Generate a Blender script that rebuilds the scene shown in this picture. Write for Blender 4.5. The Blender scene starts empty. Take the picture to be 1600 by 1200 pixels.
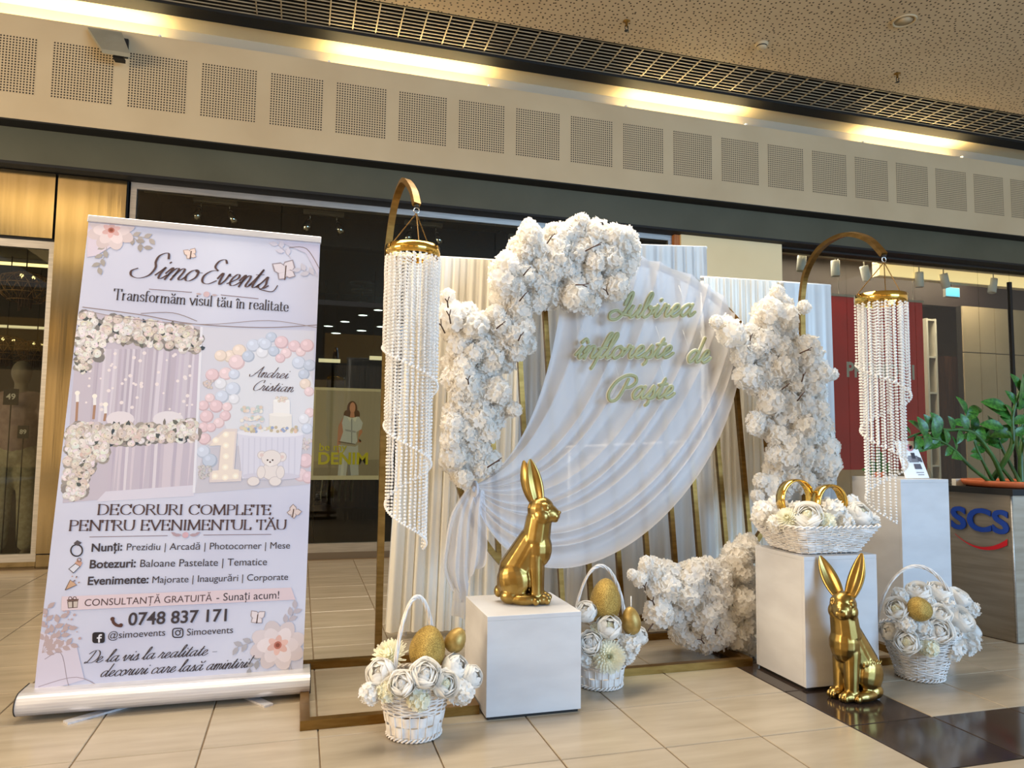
import bpy, bmesh, math, random
from mathutils import Vector, Matrix
# ---------------------------------------------------------------- camera
T = 0.4                                   # one floor tile, metres
YAW, PITCH, ROLL, FPX = -0.281468, 0.0765686, 0.0121604, 1139.9
CAM = Vector((-0.256003, -7.142792, 2.746711)) * T
SC = bpy.context.scene
C = SC.collection
_f = Vector((-math.sin(YAW)*math.cos(PITCH), math.cos(YAW)*math.cos(PITCH), math.sin(PITCH)))
_r0 = Vector((math.cos(YAW), math.sin(YAW), 0)); _u0 = _r0.cross(_f)
_r = _r0*math.cos(ROLL)+_u0*math.sin(ROLL); _u = -_r0*math.sin(ROLL)+_u0*math.cos(ROLL)
cd = bpy.data.cameras.new('camera'); cam = bpy.data.objects.new('camera', cd); C.objects.link(cam)
cd.sensor_width = 36; cd.lens = FPX/1600*36; cd.clip_end = 200; cd.clip_start = 0.05
cam.matrix_world = Matrix(((_r.x, _u.x, -_f.x, CAM.x), (_r.y, _u.y, -_f.y, CAM.y), (_r.z, _u.z, -_f.z, CAM.z), (0, 0, 0, 1)))
SC.camera = cam
# ---------------------------------------------------------------- light
w = bpy.data.worlds.new('world'); SC.world = w; w.use_nodes = True
w.node_tree.nodes['Background'].inputs[0].default_value = (1.0, 0.92, 0.82, 1)
w.node_tree.nodes['Background'].inputs[1].default_value = 0.52
def area(name, loc, target, sx, sy, power, col, spread=180):
    l = bpy.data.lights.new(name, 'AREA'); l.shape = 'RECTANGLE'; l.size = sx; l.size_y = sy; l.energy = power; l.color = col
    o = bpy.data.objects.new(name, l); C.objects.link(o); o.location = loc
    o.rotation_euler = (Vector(target)-Vector(loc)).to_track_quat('-Z', 'Y').to_euler(); l.spread = math.radians(spread)
    return o
area('daylight_entrance', (5.7, -9.0, 2.7), (0.6, 0.5, 1.0), 7.0, 3.6, 770, (0.34, 0.63, 1.0))
area('shop_light_left', (-6.6, -1.6, 2.5), (1.0, 0.6, 0.7), 3.0, 2.2, 285, (1.0, 0.80, 0.55))
area('mall_ceiling_light', (0.6, 0.95, 4.7), (0.8, 0.3, 0.0), 5.0, 1.5, 125, (1.0, 0.90, 0.74), 125)
SC.view_settings.view_transform = 'Standard'; SC.view_settings.look = 'None'
SC.view_settings.exposure = 0.45; SC.view_settings.gamma = 1; SC.view_settings.use_curve_mapping = False

# ---------------------------------------------------------------- helpers
R = random.Random(7)
PI = math.pi
def ray(px, py): return _r*(px-800)+_u*(600-py)+_f*FPX
def at(px, py, yt):
    d = ray(px, py); return CAM+d*((yt*T-CAM.y)/d.y)
def atz(px, py, zt):
    d = ray(px, py); return CAM+d*((zt*T-CAM.z)/d.z)
def fl(px, py): return atz(px, py, 0)
def P(x, y, z=0): return Vector((x, y, z))*T
def proj(p):
    d = p-CAM; z = d.dot(_f); return 800+FPX*d.dot(_r)/z, 600-FPX*d.dot(_u)/z
def lin(c): return tuple(((v/255)/12.92 if v/255 <= 0.04045 else ((v/255+0.055)/1.055)**2.4) for v in c)
def col(c): return (*lin(c), 1.0)

def mat(name, c, rough=0.5, metal=0.0, emit=None, es=0.0, trans=0.0, spec=0.5, ior=1.45, coat=0.0):
    m = bpy.data.materials.new(name); m.use_nodes = True
    b = m.node_tree.nodes['Principled BSDF']
    b.inputs['Base Color'].default_value = col(c); b.inputs['Roughness'].default_value = rough
    b.inputs['Metallic'].default_value = metal; b.inputs['Transmission Weight'].default_value = trans
    b.inputs['Specular IOR Level'].default_value = spec; b.inputs['IOR'].default_value = ior
    b.inputs['Coat Weight'].default_value = coat
    if emit: b.inputs['Emission Color'].default_value = col(emit); b.inputs['Emission Strength'].default_value = es
    return m
def N(m, t, **kw):
    n = m.node_tree.nodes.new(t)
    for k, v in kw.items(): setattr(n, k, v)
    return n
def L(m, a, b): m.node_tree.links.new(a, b)
def bsdf(m): return m.node_tree.nodes['Principled BSDF']
def noisy(m, c1, c2, scale=5, stretch=(1, 1, 1), lo=0.35, hi=0.65, detail=4, bump=0.0, rnd=False, coord='Object', bscale=None):
    """vary a material's base colour with noise between two colours; optional fine relief"""
    tc = N(m, 'ShaderNodeTexCoord'); mp = N(m, 'ShaderNodeMapping'); mp.inputs['Scale'].default_value = stretch
    L(m, tc.outputs[coord], mp.inputs['Vector'])
    src = mp.outputs['Vector']
    if rnd:
        oi = N(m, 'ShaderNodeObjectInfo'); mu = N(m, 'ShaderNodeMath', operation='MULTIPLY'); mu.inputs[1].default_value = 37.0
        L(m, oi.outputs['Random'], mu.inputs[0])
        ad = N(m, 'ShaderNodeVectorMath', operation='ADD'); L(m, src, ad.inputs[0]); L(m, mu.outputs[0], ad.inputs[1]); src = ad.outputs[0]
    no = N(m, 'ShaderNodeTexNoise'); no.inputs['Scale'].default_value = scale; no.inputs['Detail'].default_value = detail
    L(m, src, no.inputs['Vector'])
    mr = N(m, 'ShaderNodeMapRange'); mr.inputs[1].default_value = lo; mr.inputs[2].default_value = hi
    L(m, no.outputs['Fac'], mr.inputs[0])
    mx = N(m, 'ShaderNodeMix', data_type='RGBA'); mx.inputs['A'].default_value = col(c1); mx.inputs['B'].default_value = col(c2)
    L(m, mr.outputs[0], mx.inputs['Factor']); L(m, mx.outputs['Result'], bsdf(m).inputs['Base Color'])
    if bump:
        n2 = N(m, 'ShaderNodeTexNoise'); n2.inputs['Scale'].default_value = bscale or scale*3; n2.inputs['Detail'].default_value = 3
        L(m, src, n2.inputs['Vector'])
        bp = N(m, 'ShaderNodeBump'); bp.inputs['Strength'].default_value = bump; bp.inputs['Distance'].default_value = 0.01
        L(m, n2.outputs['Fac'], bp.inputs['Height']); L(m, bp.outputs[0], bsdf(m).inputs['Normal'])
    return m
def cloth(name, c, transp=0.0, transl=0.35, sheen=0.0, gloss=0.0):
    m = bpy.data.materials.new(name); m.use_nodes = True; nt = m.node_tree; nt.nodes.clear()
    out = N(m, 'ShaderNodeOutputMaterial'); d = N(m, 'ShaderNodeBsdfDiffuse'); d.inputs[0].default_value = col(c)
    t = N(m, 'ShaderNodeBsdfTranslucent'); t.inputs[0].default_value = col(c)
    mx = N(m, 'ShaderNodeMixShader'); mx.inputs[0].default_value = transl
    L(m, d.outputs[0], mx.inputs[1]); L(m, t.outputs[0], mx.inputs[2]); last = mx.outputs[0]
    if gloss:
        g = N(m, 'ShaderNodeBsdfGlossy'); g.inputs['Roughness'].default_value = 0.38; g.inputs[0].default_value = col((255, 250, 240))
        m3 = N(m, 'ShaderNodeMixShader'); m3.inputs[0].default_value = gloss; L(m, last, m3.inputs[1]); L(m, g.outputs[0], m3.inputs[2]); last = m3.outputs[0]
    if transp:
        tr = N(m, 'ShaderNodeBsdfTransparent'); m2 = N(m, 'ShaderNodeMixShader'); m2.inputs[0].default_value = transp
        L(m, last, m2.inputs[1]); L(m, tr.outputs[0], m2.inputs[2]); last = m2.outputs[0]
    L(m, last, out.inputs[0])
    return m
def glassmat(name, tint, refl=0.9, base=0.0):
    m = bpy.data.materials.new(name); m.use_nodes = True; nt = m.node_tree; nt.nodes.clear()
    out = N(m, 'ShaderNodeOutputMaterial'); t = N(m, 'ShaderNodeBsdfTransparent'); t.inputs[0].default_value = col(tint)
    g = N(m, 'ShaderNodeBsdfGlossy'); g.inputs['Roughness'].default_value = 0.01; g.inputs[0].default_value = (refl, refl, refl, 1)
    fr = N(m, 'ShaderNodeFresnel'); fr.inputs[0].default_value = 1.5
    ge = N(m, 'ShaderNodeNewGeometry'); iv = N(m, 'ShaderNodeMath', operation='SUBTRACT'); iv.inputs[0].default_value = 1; L(m, ge.outputs['Backfacing'], iv.inputs[1])
    mu = N(m, 'ShaderNodeMath', operation='MULTIPLY'); L(m, fr.outputs[0], mu.inputs[0]); L(m, iv.outputs[0], mu.inputs[1])
    mx = N(m, 'ShaderNodeMixShader'); L(m, mu.outputs[0], mx.inputs[0]); L(m, t.outputs[0], mx.inputs[1]); L(m, g.outputs[0], mx.inputs[2])
    L(m, mx.outputs[0], out.inputs[0]); return m
def printmat(name, rough=0.55):
    m = mat(name, (255, 255, 255), rough, spec=0.3); a = N(m, 'ShaderNodeVertexColor'); a.layer_name = 'Col'
    L(m, a.outputs[0], bsdf(m).inputs['Base Color']); return m

ORG = {}
def thing(name, label, cat, loc=(0, 0, 0), group=None, mw=None):
    o = bpy.data.objects.new(name, None); C.objects.link(o); o.empty_display_size = 0.05
    if mw is not None: o.matrix_world = mw; ORG[o] = None
    else: o.location = loc; ORG[o] = Vector(loc)
    o['label'] = label; o['category'] = cat
    if group: o['group'] = group
    return o
def tag(o, label, cat, group=None):
    o['label'] = label; o['category'] = cat
    if group: o['group'] = group
    return o
def link(name, me, parent=None, kind=None, org=None):
    o = bpy.data.objects.new(name, me); C.objects.link(o)
    if parent is not None: o.parent = parent; ORG[o] = ORG.get(parent)
    else: ORG[o] = org
    if kind: o['kind'] = kind
    return o

def catmull(pts, n=6, closed=False):
    pts = [Vector(p) for p in pts]
    if len(pts) < 3 and not closed: return pts
    out = []; k = len(pts); rng = k if closed else k-1
    for i in range(rng):
        if closed: p0, p1, p2, p3 = pts[(i-1) % k], pts[i], pts[(i+1) % k], pts[(i+2) % k]
        else: p0, p1, p2, p3 = pts[max(i-1, 0)], pts[i], pts[i+1], pts[min(i+2, k-1)]
        for j in range(n):
            t = j/n
            out.append(0.5*((2*p1)+(p2-p0)*t+(2*p0-5*p1+4*p2-p3)*t*t+(3*p1-p0-3*p2+p3)*t**3))
    if not closed: out.append(pts[-1])
    return out
class MB:
    """collects shapes; build() links them as ONE mesh object"""
    def __init__(s): s.v = []; s.f = []; s.c = []; s.sm = []
    def add(s, vs, fs, smooth=False, c=None):
        k = len(s.v); s.v += [tuple(v) for v in vs]
        for f in fs: s.f.append(tuple(i+k for i in f)); s.sm.append(smooth); s.c.append(c)
        return s
    def box(s, a, b, c=None):
        x0, y0, z0 = a; x1, y1, z1 = b
        return s.add([(x0, y0, z0), (x1, y0, z0), (x1, y1, z0), (x0, y1, z0), (x0, y0, z1), (x1, y0, z1), (x1, y1, z1), (x0, y1, z1)],
                     [(0, 3, 2, 1), (4, 5, 6, 7), (0, 1, 5, 4), (1, 2, 6, 5), (2, 3, 7, 6), (3, 0, 4, 7)], c=c)
    def bbox(s, a, b, bev, c=None):
        """box with small chamfers along its edges"""
        bm = bmesh.new(); x0, y0, z0 = a; x1, y1, z1 = b
        bmesh.ops.create_cube(bm, size=1)
        for v in bm.verts: v.co = Vector(((x0+x1)/2+v.co.x*(x1-x0), (y0+y1)/2+v.co.y*(y1-y0), (z0+z1)/2+v.co.z*(z1-z0)))
        bmesh.ops.bevel(bm, geom=bm.edges[:], offset=bev, segments=2, affect='EDGES', profile=0.5)
        bm.verts.index_update(); s.add([v.co.copy() for v in bm.verts], [[v.index for v in f.verts] for f in bm.faces], c=c); bm.free(); return s
    def tube(s, path, r, n=8, closed=False, smooth=True, flat=1.0, caps=True, up=None):
        path = [Vector(p) for p in path]; m = len(path); k = len(s.v)
        prev = None; vs = []
        for i, p in enumerate(path):
            if closed: t = path[(i+1) % m]-path[i-1]
            else: t = path[min(i+1, m-1)]-path[max(i-1, 0)]
            t.normalize()
            if prev is None:
                a = Vector(up) if up else (Vector((0, 0, 1)) if abs(t.z) < 0.9 else Vector((1, 0, 0)))
                nrm = (a-t*a.dot(t)).normalized()
            else: nrm = (prev-t*prev.dot(t)).normalized()
            prev = nrm; bi = t.cross(nrm); rr = r(i/(m-1)) if callable(r) else r
            for j in range(n):
                an = 2*PI*j/n + (PI/4 if n == 4 else 0)
                vs.append(p+nrm*(math.cos(an)*rr)+bi*(math.sin(an)*rr*flat))
        fs = []
        for i in range(m if closed else m-1):
            for j in range(n):
                a = i*n+j; b = i*n+(j+1) % n; c2 = ((i+1) % m)*n+(j+1) % n; d = ((i+1) % m)*n+j
                fs.append((a, b, c2, d))
        if caps and not closed: fs.append(tuple(range(n))[::-1]); fs.append(tuple((m-1)*n+j for j in range(n)))
        return s.add(vs, fs, smooth)
    def lathe(s, prof, n=24, c=(0, 0, 0), smooth=True, sx=1, sy=1, axis=None):
        vs = []; m = len(prof); c = Vector(c)
        for (r, z) in prof:
            for j in range(n):
                a = 2*PI*j/n; v = Vector((r*math.cos(a)*sx, r*math.sin(a)*sy, z))
                if axis is not None: v = axis @ v
                vs.append(c+v)
        fs = [(i*n+j, i*n+(j+1) % n, (i+1)*n+(j+1) % n, (i+1)*n+j) for i in range(m-1) for j in range(n)]
        if prof[0] == prof[-1]: return s.add(vs, fs, smooth)
        if prof[0][0] > 1e-6: fs.append(tuple(range(n))[::-1])
        if prof[-1][0] > 1e-6: fs.append(tuple((m-1)*n+j for j in range(n)))
        return s.add(vs, fs, smooth)
    def ell(s, c, r, rot=None, n=14, m=9):
        vs = []; c = Vector(c)
        if not hasattr(r, '__len__'): r = (r, r, r)
        for i in range(1, m):
            ph = PI*i/m
            for j in range(n):
                a = 2*PI*j/n; v = Vector((r[0]*math.sin(ph)*math.cos(a), r[1]*math.sin(ph)*math.sin(a), r[2]*math.cos(ph)))
                vs.append(c+(rot @ v if rot else v))
        k = len(vs); t = Vector((0, 0, r[2])); vs += [c+(rot @ t if rot else t), c-(rot @ t if rot else t)]
        fs = [(i*n+j, (i+1)*n+j, (i+1)*n+(j+1) % n, i*n+(j+1) % n) for i in range(m-2) for j in range(n)]
        fs += [(k, j, (j+1) % n) for j in range(n)]+[(k+1, (m-2)*n+(j+1) % n, (m-2)*n+j) for j in range(n)]
        return s.add(vs, fs, True)
    def cap(s, a, b, ra, rb, n=12, steps=7):
        """tapered capsule as a run of spheres' hull"""
        a = Vector(a); b = Vector(b); d = (b-a); ln = d.length; q = Vector((0, 0, 1)).rotation_difference(d.normalized()).to_matrix()
        pr = [(1e-7, -ra)]+[(ra*math.sin(t), -ra*math.cos(t)) for t in (0.4, 0.9, PI/2)]
        pr += [(ra+(rb-ra)*k/steps, ln*k/steps) for k in range(1, steps)]
        pr += [(rb*math.cos(t), ln+rb*math.sin(t)) for t in (0, 0.6, 1.1)]+[(1e-7, ln+rb)]
        return s.lathe(pr, n, a, True, axis=q)
    def grid(s, fn, nu, nv, smooth=True, closed_u=False):
        vs = [fn(i/nu, j/nv) for j in range(nv+1) for i in range(nu+(0 if closed_u else 1))]; k = nu if closed_u else nu+1
        fs = [(j*k+i, j*k+(i+1) % k, (j+1)*k+(i+1) % k, (j+1)*k+i) for j in range(nv) for i in range(nu)]
        return s.add(vs, fs, smooth)
    def ico(s, c, r):
        t = (1+5**0.5)/2; q = r/math.sqrt(1+t*t); c = Vector(c)
        vs = [c+Vector(v)*q for v in ((-1, t, 0), (1, t, 0), (-1, -t, 0), (1, -t, 0), (0, -1, t), (0, 1, t), (0, -1, -t), (0, 1, -t), (t, 0, -1), (t, 0, 1), (-t, 0, -1), (-t, 0, 1))]
        fs = [(0, 11, 5), (0, 5, 1), (0, 1, 7), (0, 7, 10), (0, 10, 11), (1, 5, 9), (5, 11, 4), (11, 10, 2), (10, 7, 6), (7, 1, 8), (3, 9, 4), (3, 4, 2), (3, 2, 6), (3, 6, 8), (3, 8, 9), (4, 9, 5), (2, 4, 11), (6, 2, 10), (8, 6, 7), (9, 8, 1)]
        return s.add(vs, fs)
    def mesh(s, name, m, off=None):
        me = bpy.data.meshes.new(name); o = off or Vector((0, 0, 0))
        me.from_pydata([(v[0]-o[0], v[1]-o[1], v[2]-o[2]) for v in s.v], [], s.f)
        if any(s.sm): me.polygons.foreach_set('use_smooth', s.sm)
        if any(c is not None for c in s.c):
            ca = me.color_attributes.new('Col', 'FLOAT_COLOR', 'CORNER'); cs = []
            for f, c in zip(s.f, s.c): cs += list(c if c is not None else (1, 1, 1, 1))*len(f)
            ca.data.foreach_set('color', cs)
        if m is not None: me.materials.append(m)
        me.update(); return me
    def build(s, name, m, parent=None, kind=None, label=None, cat=None, group=None, base=False):
        if parent is not None: off = ORG.get(parent)
        elif base:      # origin at the middle of the lowest point
            xs = [v[0] for v in s.v]; ys = [v[1] for v in s.v]; off = Vector(((min(xs)+max(xs))/2, (min(ys)+max(ys))/2, min(v[2] for v in s.v)))
        else: off = None
        o = link(name, s.mesh(name, m, off), parent, kind, off)
        if parent is None and off: o.location = off
        if label and cat: tag(o, label, cat, group)
        elif label: o['label'] = label
        return o
def remeshed(mb, name, m, voxel, smooth=6, parent=None):
    me = mb.mesh('tmp', None); o = bpy.data.objects.new('tmp', me); C.objects.link(o)
    r = o.modifiers.new('r', 'REMESH'); r.mode = 'VOXEL'; r.voxel_size = voxel; r.use_smooth_shade = True
    s = o.modifiers.new('s', 'SMOOTH'); s.factor = 0.5; s.iterations = smooth
    dg = bpy.context.evaluated_depsgraph_get()
    me2 = bpy.data.meshes.new_from_object(o.evaluated_get(dg)); bpy.data.objects.remove(o); me2.name = name
    me2.materials.clear(); me2.materials.append(m)
    me2.polygons.foreach_set('use_smooth', [True]*len(me2.polygons))
    return link(name, me2, parent)
def struct(name, mb, m, parent=None): return mb.build(name, m, parent, kind='structure' if parent is None else None)
def tbox(a, b): return MB().box(P(*a), P(*b))
def inpoly(x, y, poly):
    c = False; j = len(poly)-1
    for i in range(len(poly)):
        if (poly[i][1] > y) != (poly[j][1] > y) and x < (poly[j][0]-poly[i][0])*(y-poly[i][1])/(poly[j][1]-poly[i][1])+poly[i][0]: c = not c
        j = i
    return c

# ---------------------------------------------------------------- materials
M = {}
M['tile'] = noisy(mat('beige_tile', (158, 145, 125), 0.24), (150, 137, 117), (166, 153, 133), 2.2, (1.2, 7, 1), 0.3, 0.7, 5, rnd=True)
M['tile_dark'] = noisy(mat('dark_tile', (46, 38, 34), 0.12), (40, 32, 28), (58, 48, 43), 3, (1, 1, 1), rnd=True)
M['grout'] = mat('grout', (112, 92, 68), 0.8)
M['fascia'] = noisy(mat('fascia_paint', (186, 166, 132), 0.7), (182, 162, 128), (190, 171, 137), 1.3)
M['green'] = noisy(mat('green_band', (76, 75, 58), 0.6), (72, 71, 54), (80, 79, 62), 1.5)
M['black'] = mat('black_paint', (18, 17, 15), 0.7)
M['dark'] = mat('dark_paint', (34, 31, 28), 0.6)
M['cream'] = mat('cream_paint', (226, 212, 178), 0.6)
M['pillar'] = noisy(mat('pillar_paint', (240, 218, 170), 0.65), (236, 213, 164), (244, 223, 176), 1.0)
M['alu'] = noisy(mat('aluminium', (176, 172, 166), 0.38, 0.7), (168, 164, 158), (186, 182, 176), 6, (1, 1, 20))
M['alu_bright'] = noisy(mat('aluminium_bright', (214, 212, 214), 0.35, 0.55), (206, 204, 208), (222, 220, 222), 6, (1, 20, 20))
M['steel'] = noisy(mat('polished_steel', (176, 164, 136), 0.13, 1.0), (170, 158, 130), (184, 172, 146), 2, (8, 1, 0.4), bump=0.12, bscale=2.0)
M['gold'] = noisy(mat('gold_metal', (160, 132, 74), 0.29, 1.0), (150, 122, 64), (172, 144, 86), 14)
M['gold_dull'] = noisy(mat('brushed_gold', (126, 94, 44), 0.36, 0.85), (116, 85, 37), (136, 103, 52), 9, (1, 1, 6))
M['gold_shiny'] = mat('shiny_gold', (222, 182, 92), 0.08, 1.0)
M['white_paint'] = noisy(mat('white_painted_wood', (202, 201, 201), 0.5), (195, 193, 193), (208, 207, 207), 3, (1, 1, 2.5), bump=0.05)
M['wicker'] = noisy(mat('white_wicker', (226, 220, 214), 0.55), (212, 204, 196), (236, 232, 228), 22)
M['petal'] = cloth('white_petal', (248, 246, 242), transl=0.45)
M['petal_cream'] = cloth('cream_petal', (248, 246, 228), transl=0.45)
M['petal_blossom'] = cloth('blossom_petal', (253, 250, 245), transl=0.6)
M['leaf'] = noisy(mat('leaf_green', (40, 92, 34), 0.35), (30, 74, 26), (62, 118, 44), 9, rnd=True)
M['stem'] = noisy(mat('stem_green', (46, 84, 34), 0.4), (38, 70, 30), (66, 104, 46), 10)
M['twig'] = mat('twig_brown', (74, 52, 38), 0.7)
M['terracotta'] = noisy(mat('terracotta', (186, 96, 56), 0.5), (176, 88, 50), (196, 106, 64), 8)
M['satin'] = cloth('cream_satin', (255, 250, 236), transl=0.2, gloss=0.12)
M['satin_white'] = cloth('white_satin', (198, 203, 207), transl=0.3, gloss=0.08)
M['voile'] = cloth('white_voile', (244, 244, 248), transp=0.27, transl=0.35)
M['tulle'] = cloth('white_tulle', (240, 238, 234), transp=0.35, transl=0.3)
M['crystal'] = mat('crystal_bead', (255, 253, 250), 0.06, 0.0, trans=0.15, ior=1.5, spec=0.9)
M['glass'] = glassmat('shop_glass', (226, 228, 222))
M['print'] = printmat('banner_ink')
M['acrylic'] = glassmat('acrylic', (240, 244, 246))
M['glitter'] = noisy(mat('gold_glitter', (186, 146, 58), 0.42, 0.55), (124, 94, 36), (212, 180, 98), 420, lo=0.38, hi=0.64, detail=2, bump=0.4, bscale=420)
M['egg_gold'] = noisy(mat('satin_gold_egg', (170, 140, 76), 0.45, 0.45), (154, 124, 62), (188, 158, 94), 30)
M['red'] = noisy(mat('red_banner', (214, 14, 8), 0.5), (204, 10, 6), (222, 18, 10), 2)
M['white'] = mat('white_plain', (238, 238, 236), 0.5)
M['offwhite'] = mat('off_white', (206, 200, 188), 0.6)
M['brown'] = noisy(mat('brown_wood', (70, 40, 22), 0.45), (58, 32, 17), (82, 48, 27), 4, (8, 8, 0.7))
M['beige_wall'] = noisy(mat('beige_panel', (176, 158, 130), 0.6), (170, 152, 124), (182, 164, 136), 2)
M['ink'] = mat('dark_ink', (52, 42, 46), 0.6)
M['ink_brown'] = mat('brown_ink', (74, 52, 50), 0.6)
M['chrome'] = mat('chrome', (206, 206, 206), 0.12, 1.0)
M['desk'] = noisy(mat('desk_metal', (150, 138, 120), 0.34, 0.5), (142, 130, 112), (158, 146, 128), 3, (1, 1, 12))
def emis(name, c, s):
    m = mat(name, c, 0.5, emit=c, es=s); return m
M['tube_light'] = emis('tube_diffuser', (255, 230, 172), 13.0)
M['spot_white'] = emis('spot_white', (226, 244, 240), 5.0)
M['spot_cyan'] = emis('spot_cyan', (90, 214, 236), 4.0)
M['strip_warm'] = emis('strip_warm', (255, 226, 150), 2.2)
M['strip_dim'] = emis('strip_dim', (236, 222, 176), 0.8)
M['exit_blue'] = emis('exit_sign_blue', (96, 186, 236), 1.3)
M['soffit_lit'] = emis('lit_soffit', (255, 226, 164), 0.9)
def dots(m, pitch, rad, cdark, axes, jitter=0.0, off=0.5):
    """round holes in a square pattern (object coordinates, metres)"""
    tc = N(m, 'ShaderNodeTexCoord'); sp = N(m, 'ShaderNodeSeparateXYZ'); L(m, tc.outputs['Object'], sp.inputs[0])
    cb = N(m, 'ShaderNodeCombineXYZ')
    for k, a in enumerate(axes):
        d = N(m, 'ShaderNodeMath', operation='DIVIDE'); d.inputs[1].default_value = pitch; L(m, sp.outputs[a], d.inputs[0])
        if not jitter:
            fr = N(m, 'ShaderNodeMath', operation='FRACT'); L(m, d.outputs[0], fr.inputs[0])
            su = N(m, 'ShaderNodeMath', operation='SUBTRACT'); su.inputs[1].default_value = off; L(m, fr.outputs[0], su.inputs[0]); L(m, su.outputs[0], cb.inputs[k])
        else: L(m, d.outputs[0], cb.inputs[k])
    if jitter:
        vo = N(m, 'ShaderNodeTexVoronoi', voronoi_dimensions='2D', feature='F1'); vo.inputs['Scale'].default_value = 1; vo.inputs['Randomness'].default_value = jitter
        L(m, cb.outputs[0], vo.inputs['Vector']); dist = vo.outputs['Distance']
    else:
        le = N(m, 'ShaderNodeVectorMath', operation='LENGTH'); L(m, cb.outputs[0], le.inputs[0]); dist = le.outputs['Value']
    lt = N(m, 'ShaderNodeMath', operation='LESS_THAN'); lt.inputs[1].default_value = rad; L(m, dist, lt.inputs[0])
    base = bsdf(m).inputs['Base Color']; mx = N(m, 'ShaderNodeMix', data_type='RGBA')
    if base.is_linked:
        s0 = base.links[0].from_socket; L(m, s0, mx.inputs['A'])
    else: mx.inputs['A'].default_value = base.default_value
    mx.inputs['B'].default_value = col(cdark); L(m, lt.outputs[0], mx.inputs['Factor']); L(m, mx.outputs['Result'], base)
    return m
M['perf_panel'] = dots(noisy(mat('perforated_board', (186, 166, 132), 0.7), (182, 162, 128), (190, 171, 137), 1.3), 1.14*T/20, 0.30, (38, 30, 20), ('X', 'Z'))
M['perf_ceiling'] = dots(noisy(mat('perforated_ceiling', (196, 174, 140), 0.8), (192, 169, 135), (200, 179, 146), 1.2), 0.052, 0.17, (66, 50, 34), ('X', 'Y'), jitter=0.75)
# ---------------------------------------------------------------- floor
X0, X1 = -16, 30
floor = struct('floor', tbox((X0, -24, -0.25), (X1, 10.3, -0.012)), M['grout'])
tile_mesh = {}
for k, mm in (('b', M['tile']), ('d', M['tile_dark'])):
    mb = MB(); g = 0.006; bv = 0.006
    mb.add([P(g, g, -0.06), P(1-g, g, -0.06), P(1-g, 1-g, -0.06), P(g, 1-g, -0.06), P(g, g, -bv), P(1-g, g, -bv), P(1-g, 1-g, -bv), P(g, 1-g, -bv),
            P(g+bv, g+bv, 0), P(1-g-bv, g+bv, 0), P(1-g-bv, 1-g-bv, 0), P(g+bv, 1-g-bv, 0)],
           [(0, 1, 5, 4), (1, 2, 6, 5), (2, 3, 7, 6), (3, 0, 4, 7), (4, 5, 9, 8), (5, 6, 10, 9), (6, 7, 11, 10), (7, 4, 8, 11), (8, 9, 10, 11)])
    tile_mesh[k] = mb.mesh('tile', mm)
cells = []
for i in range(X0, X1):
    for j in range(-24, 11):
        d = (P(i+.5, j+.5)-CAM); vis = False
        if d.dot(_f) > 1.2*T:
            q = [proj(P(i+a, j+b)) for a, b in ((0, 0), (1, 0), (1, 1), (0, 1), (.5, .5))]
            vis = any(-10 < x < 1610 and y < 1215 for x, y in q)
            ar = abs((q[2][0]-q[0][0])*(q[3][1]-q[1][1])-(q[3][0]-q[1][0])*(q[2][1]-q[0][1]))/2
        cells.append((-(ar if vis else 0), i, j))
cells.sort()
rest = {'b': MB(), 'd': MB()}
for n, (a, i, j) in enumerate(cells):
    dk = 'd' if (i == 5 and j >= -2) or (j == -2 and i >= 5) else 'b'
    if j == 10: continue
    if n < 280 and a < 0:
        o = link('tile', tile_mesh[dk], floor); o.location = P(i, j)
    else:
        g = 0.006; rest[dk].box(P(i+g, j+g, -0.05), P(i+1-g, j+1-g, 0))
for k in rest: rest[k].build('tiles', M['tile'] if k == 'b' else M['tile_dark'], floor, kind='stuff')

# ---------------------------------------------------------------- fascia, green band, cove, ceiling
ZF0, ZF1, ZC = 9.10, 11.27, 12.3
wb = struct('wall_back', tbox((X0, 9.4, ZF0), (X1, 9.62, ZF1)), M['fascia'])
pm = MB().box(P(0, -0.004, 0), P(1.14, 0.05, 1.19)).mesh('perforated_panel', M['perf_panel'])
for k in range(-5, 18):
    o = link('perforated_panel', pm, wb); o.location = P(-2.56+1.42*k, 9.4, 9.63)
struct('trim_1', tbox((X0, 9.8, 8.36), (X1, 10.0, 9.3)), M['green'])
struct('trim_2', tbox((X0, 9.402, 9.07), (X1, 9.8, 9.3)), M['black'])  # black strip: shade under the fascia put into its colour
struct('trim_3', tbox((X0, 9.8, 8.30), (X1, 10.75, 8.36)), M['black'])
struct('wall_cove', tbox((X0, 10.95, 8.36), (X1, 11.1, ZC+.05)), mat('cove_grey', (176, 168, 150), .6))
struct('trim_4', tbox((X0, 10.25, ZC), (X1, 10.95, ZC+.1)), M['cream'])
struct('trim_5', tbox((X0, 9.8, ZC-.06), (X1, 10.25, ZC+1.2)), M['black'])
struct('trim_6', tbox((X0, 8.45, ZC+1.1), (X1, 9.8, ZC+1.2)), M['black'])
struct('trim_7', tbox((X0, 8.40, ZC), (X1, 8.45, ZC+1.2)), M['black'])
ceil = struct('ceiling', tbox((X0, -24, ZC), (X1, 8.4, ZC+.12)), M['perf_ceiling'])
gr = thing('ceiling_grille', 'open metal grille running along the ceiling above the lit cove', 'grille', P(7, 9.1, ZC))
gmat = noisy(mat('grille_metal', (178, 164, 138), 0.4, 0.3), (170, 156, 130), (188, 174, 148), 5)
gl = MB().box(P(X0-7, -0.010, 0), P(X1-7, 0.010, 0.022)).mesh('long_bar', gmat)
for k in range(10):
    o = link('long_bar', gl, gr); o.location = P(0, 8.47+k*0.145-9.1, 0.0)
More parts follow.
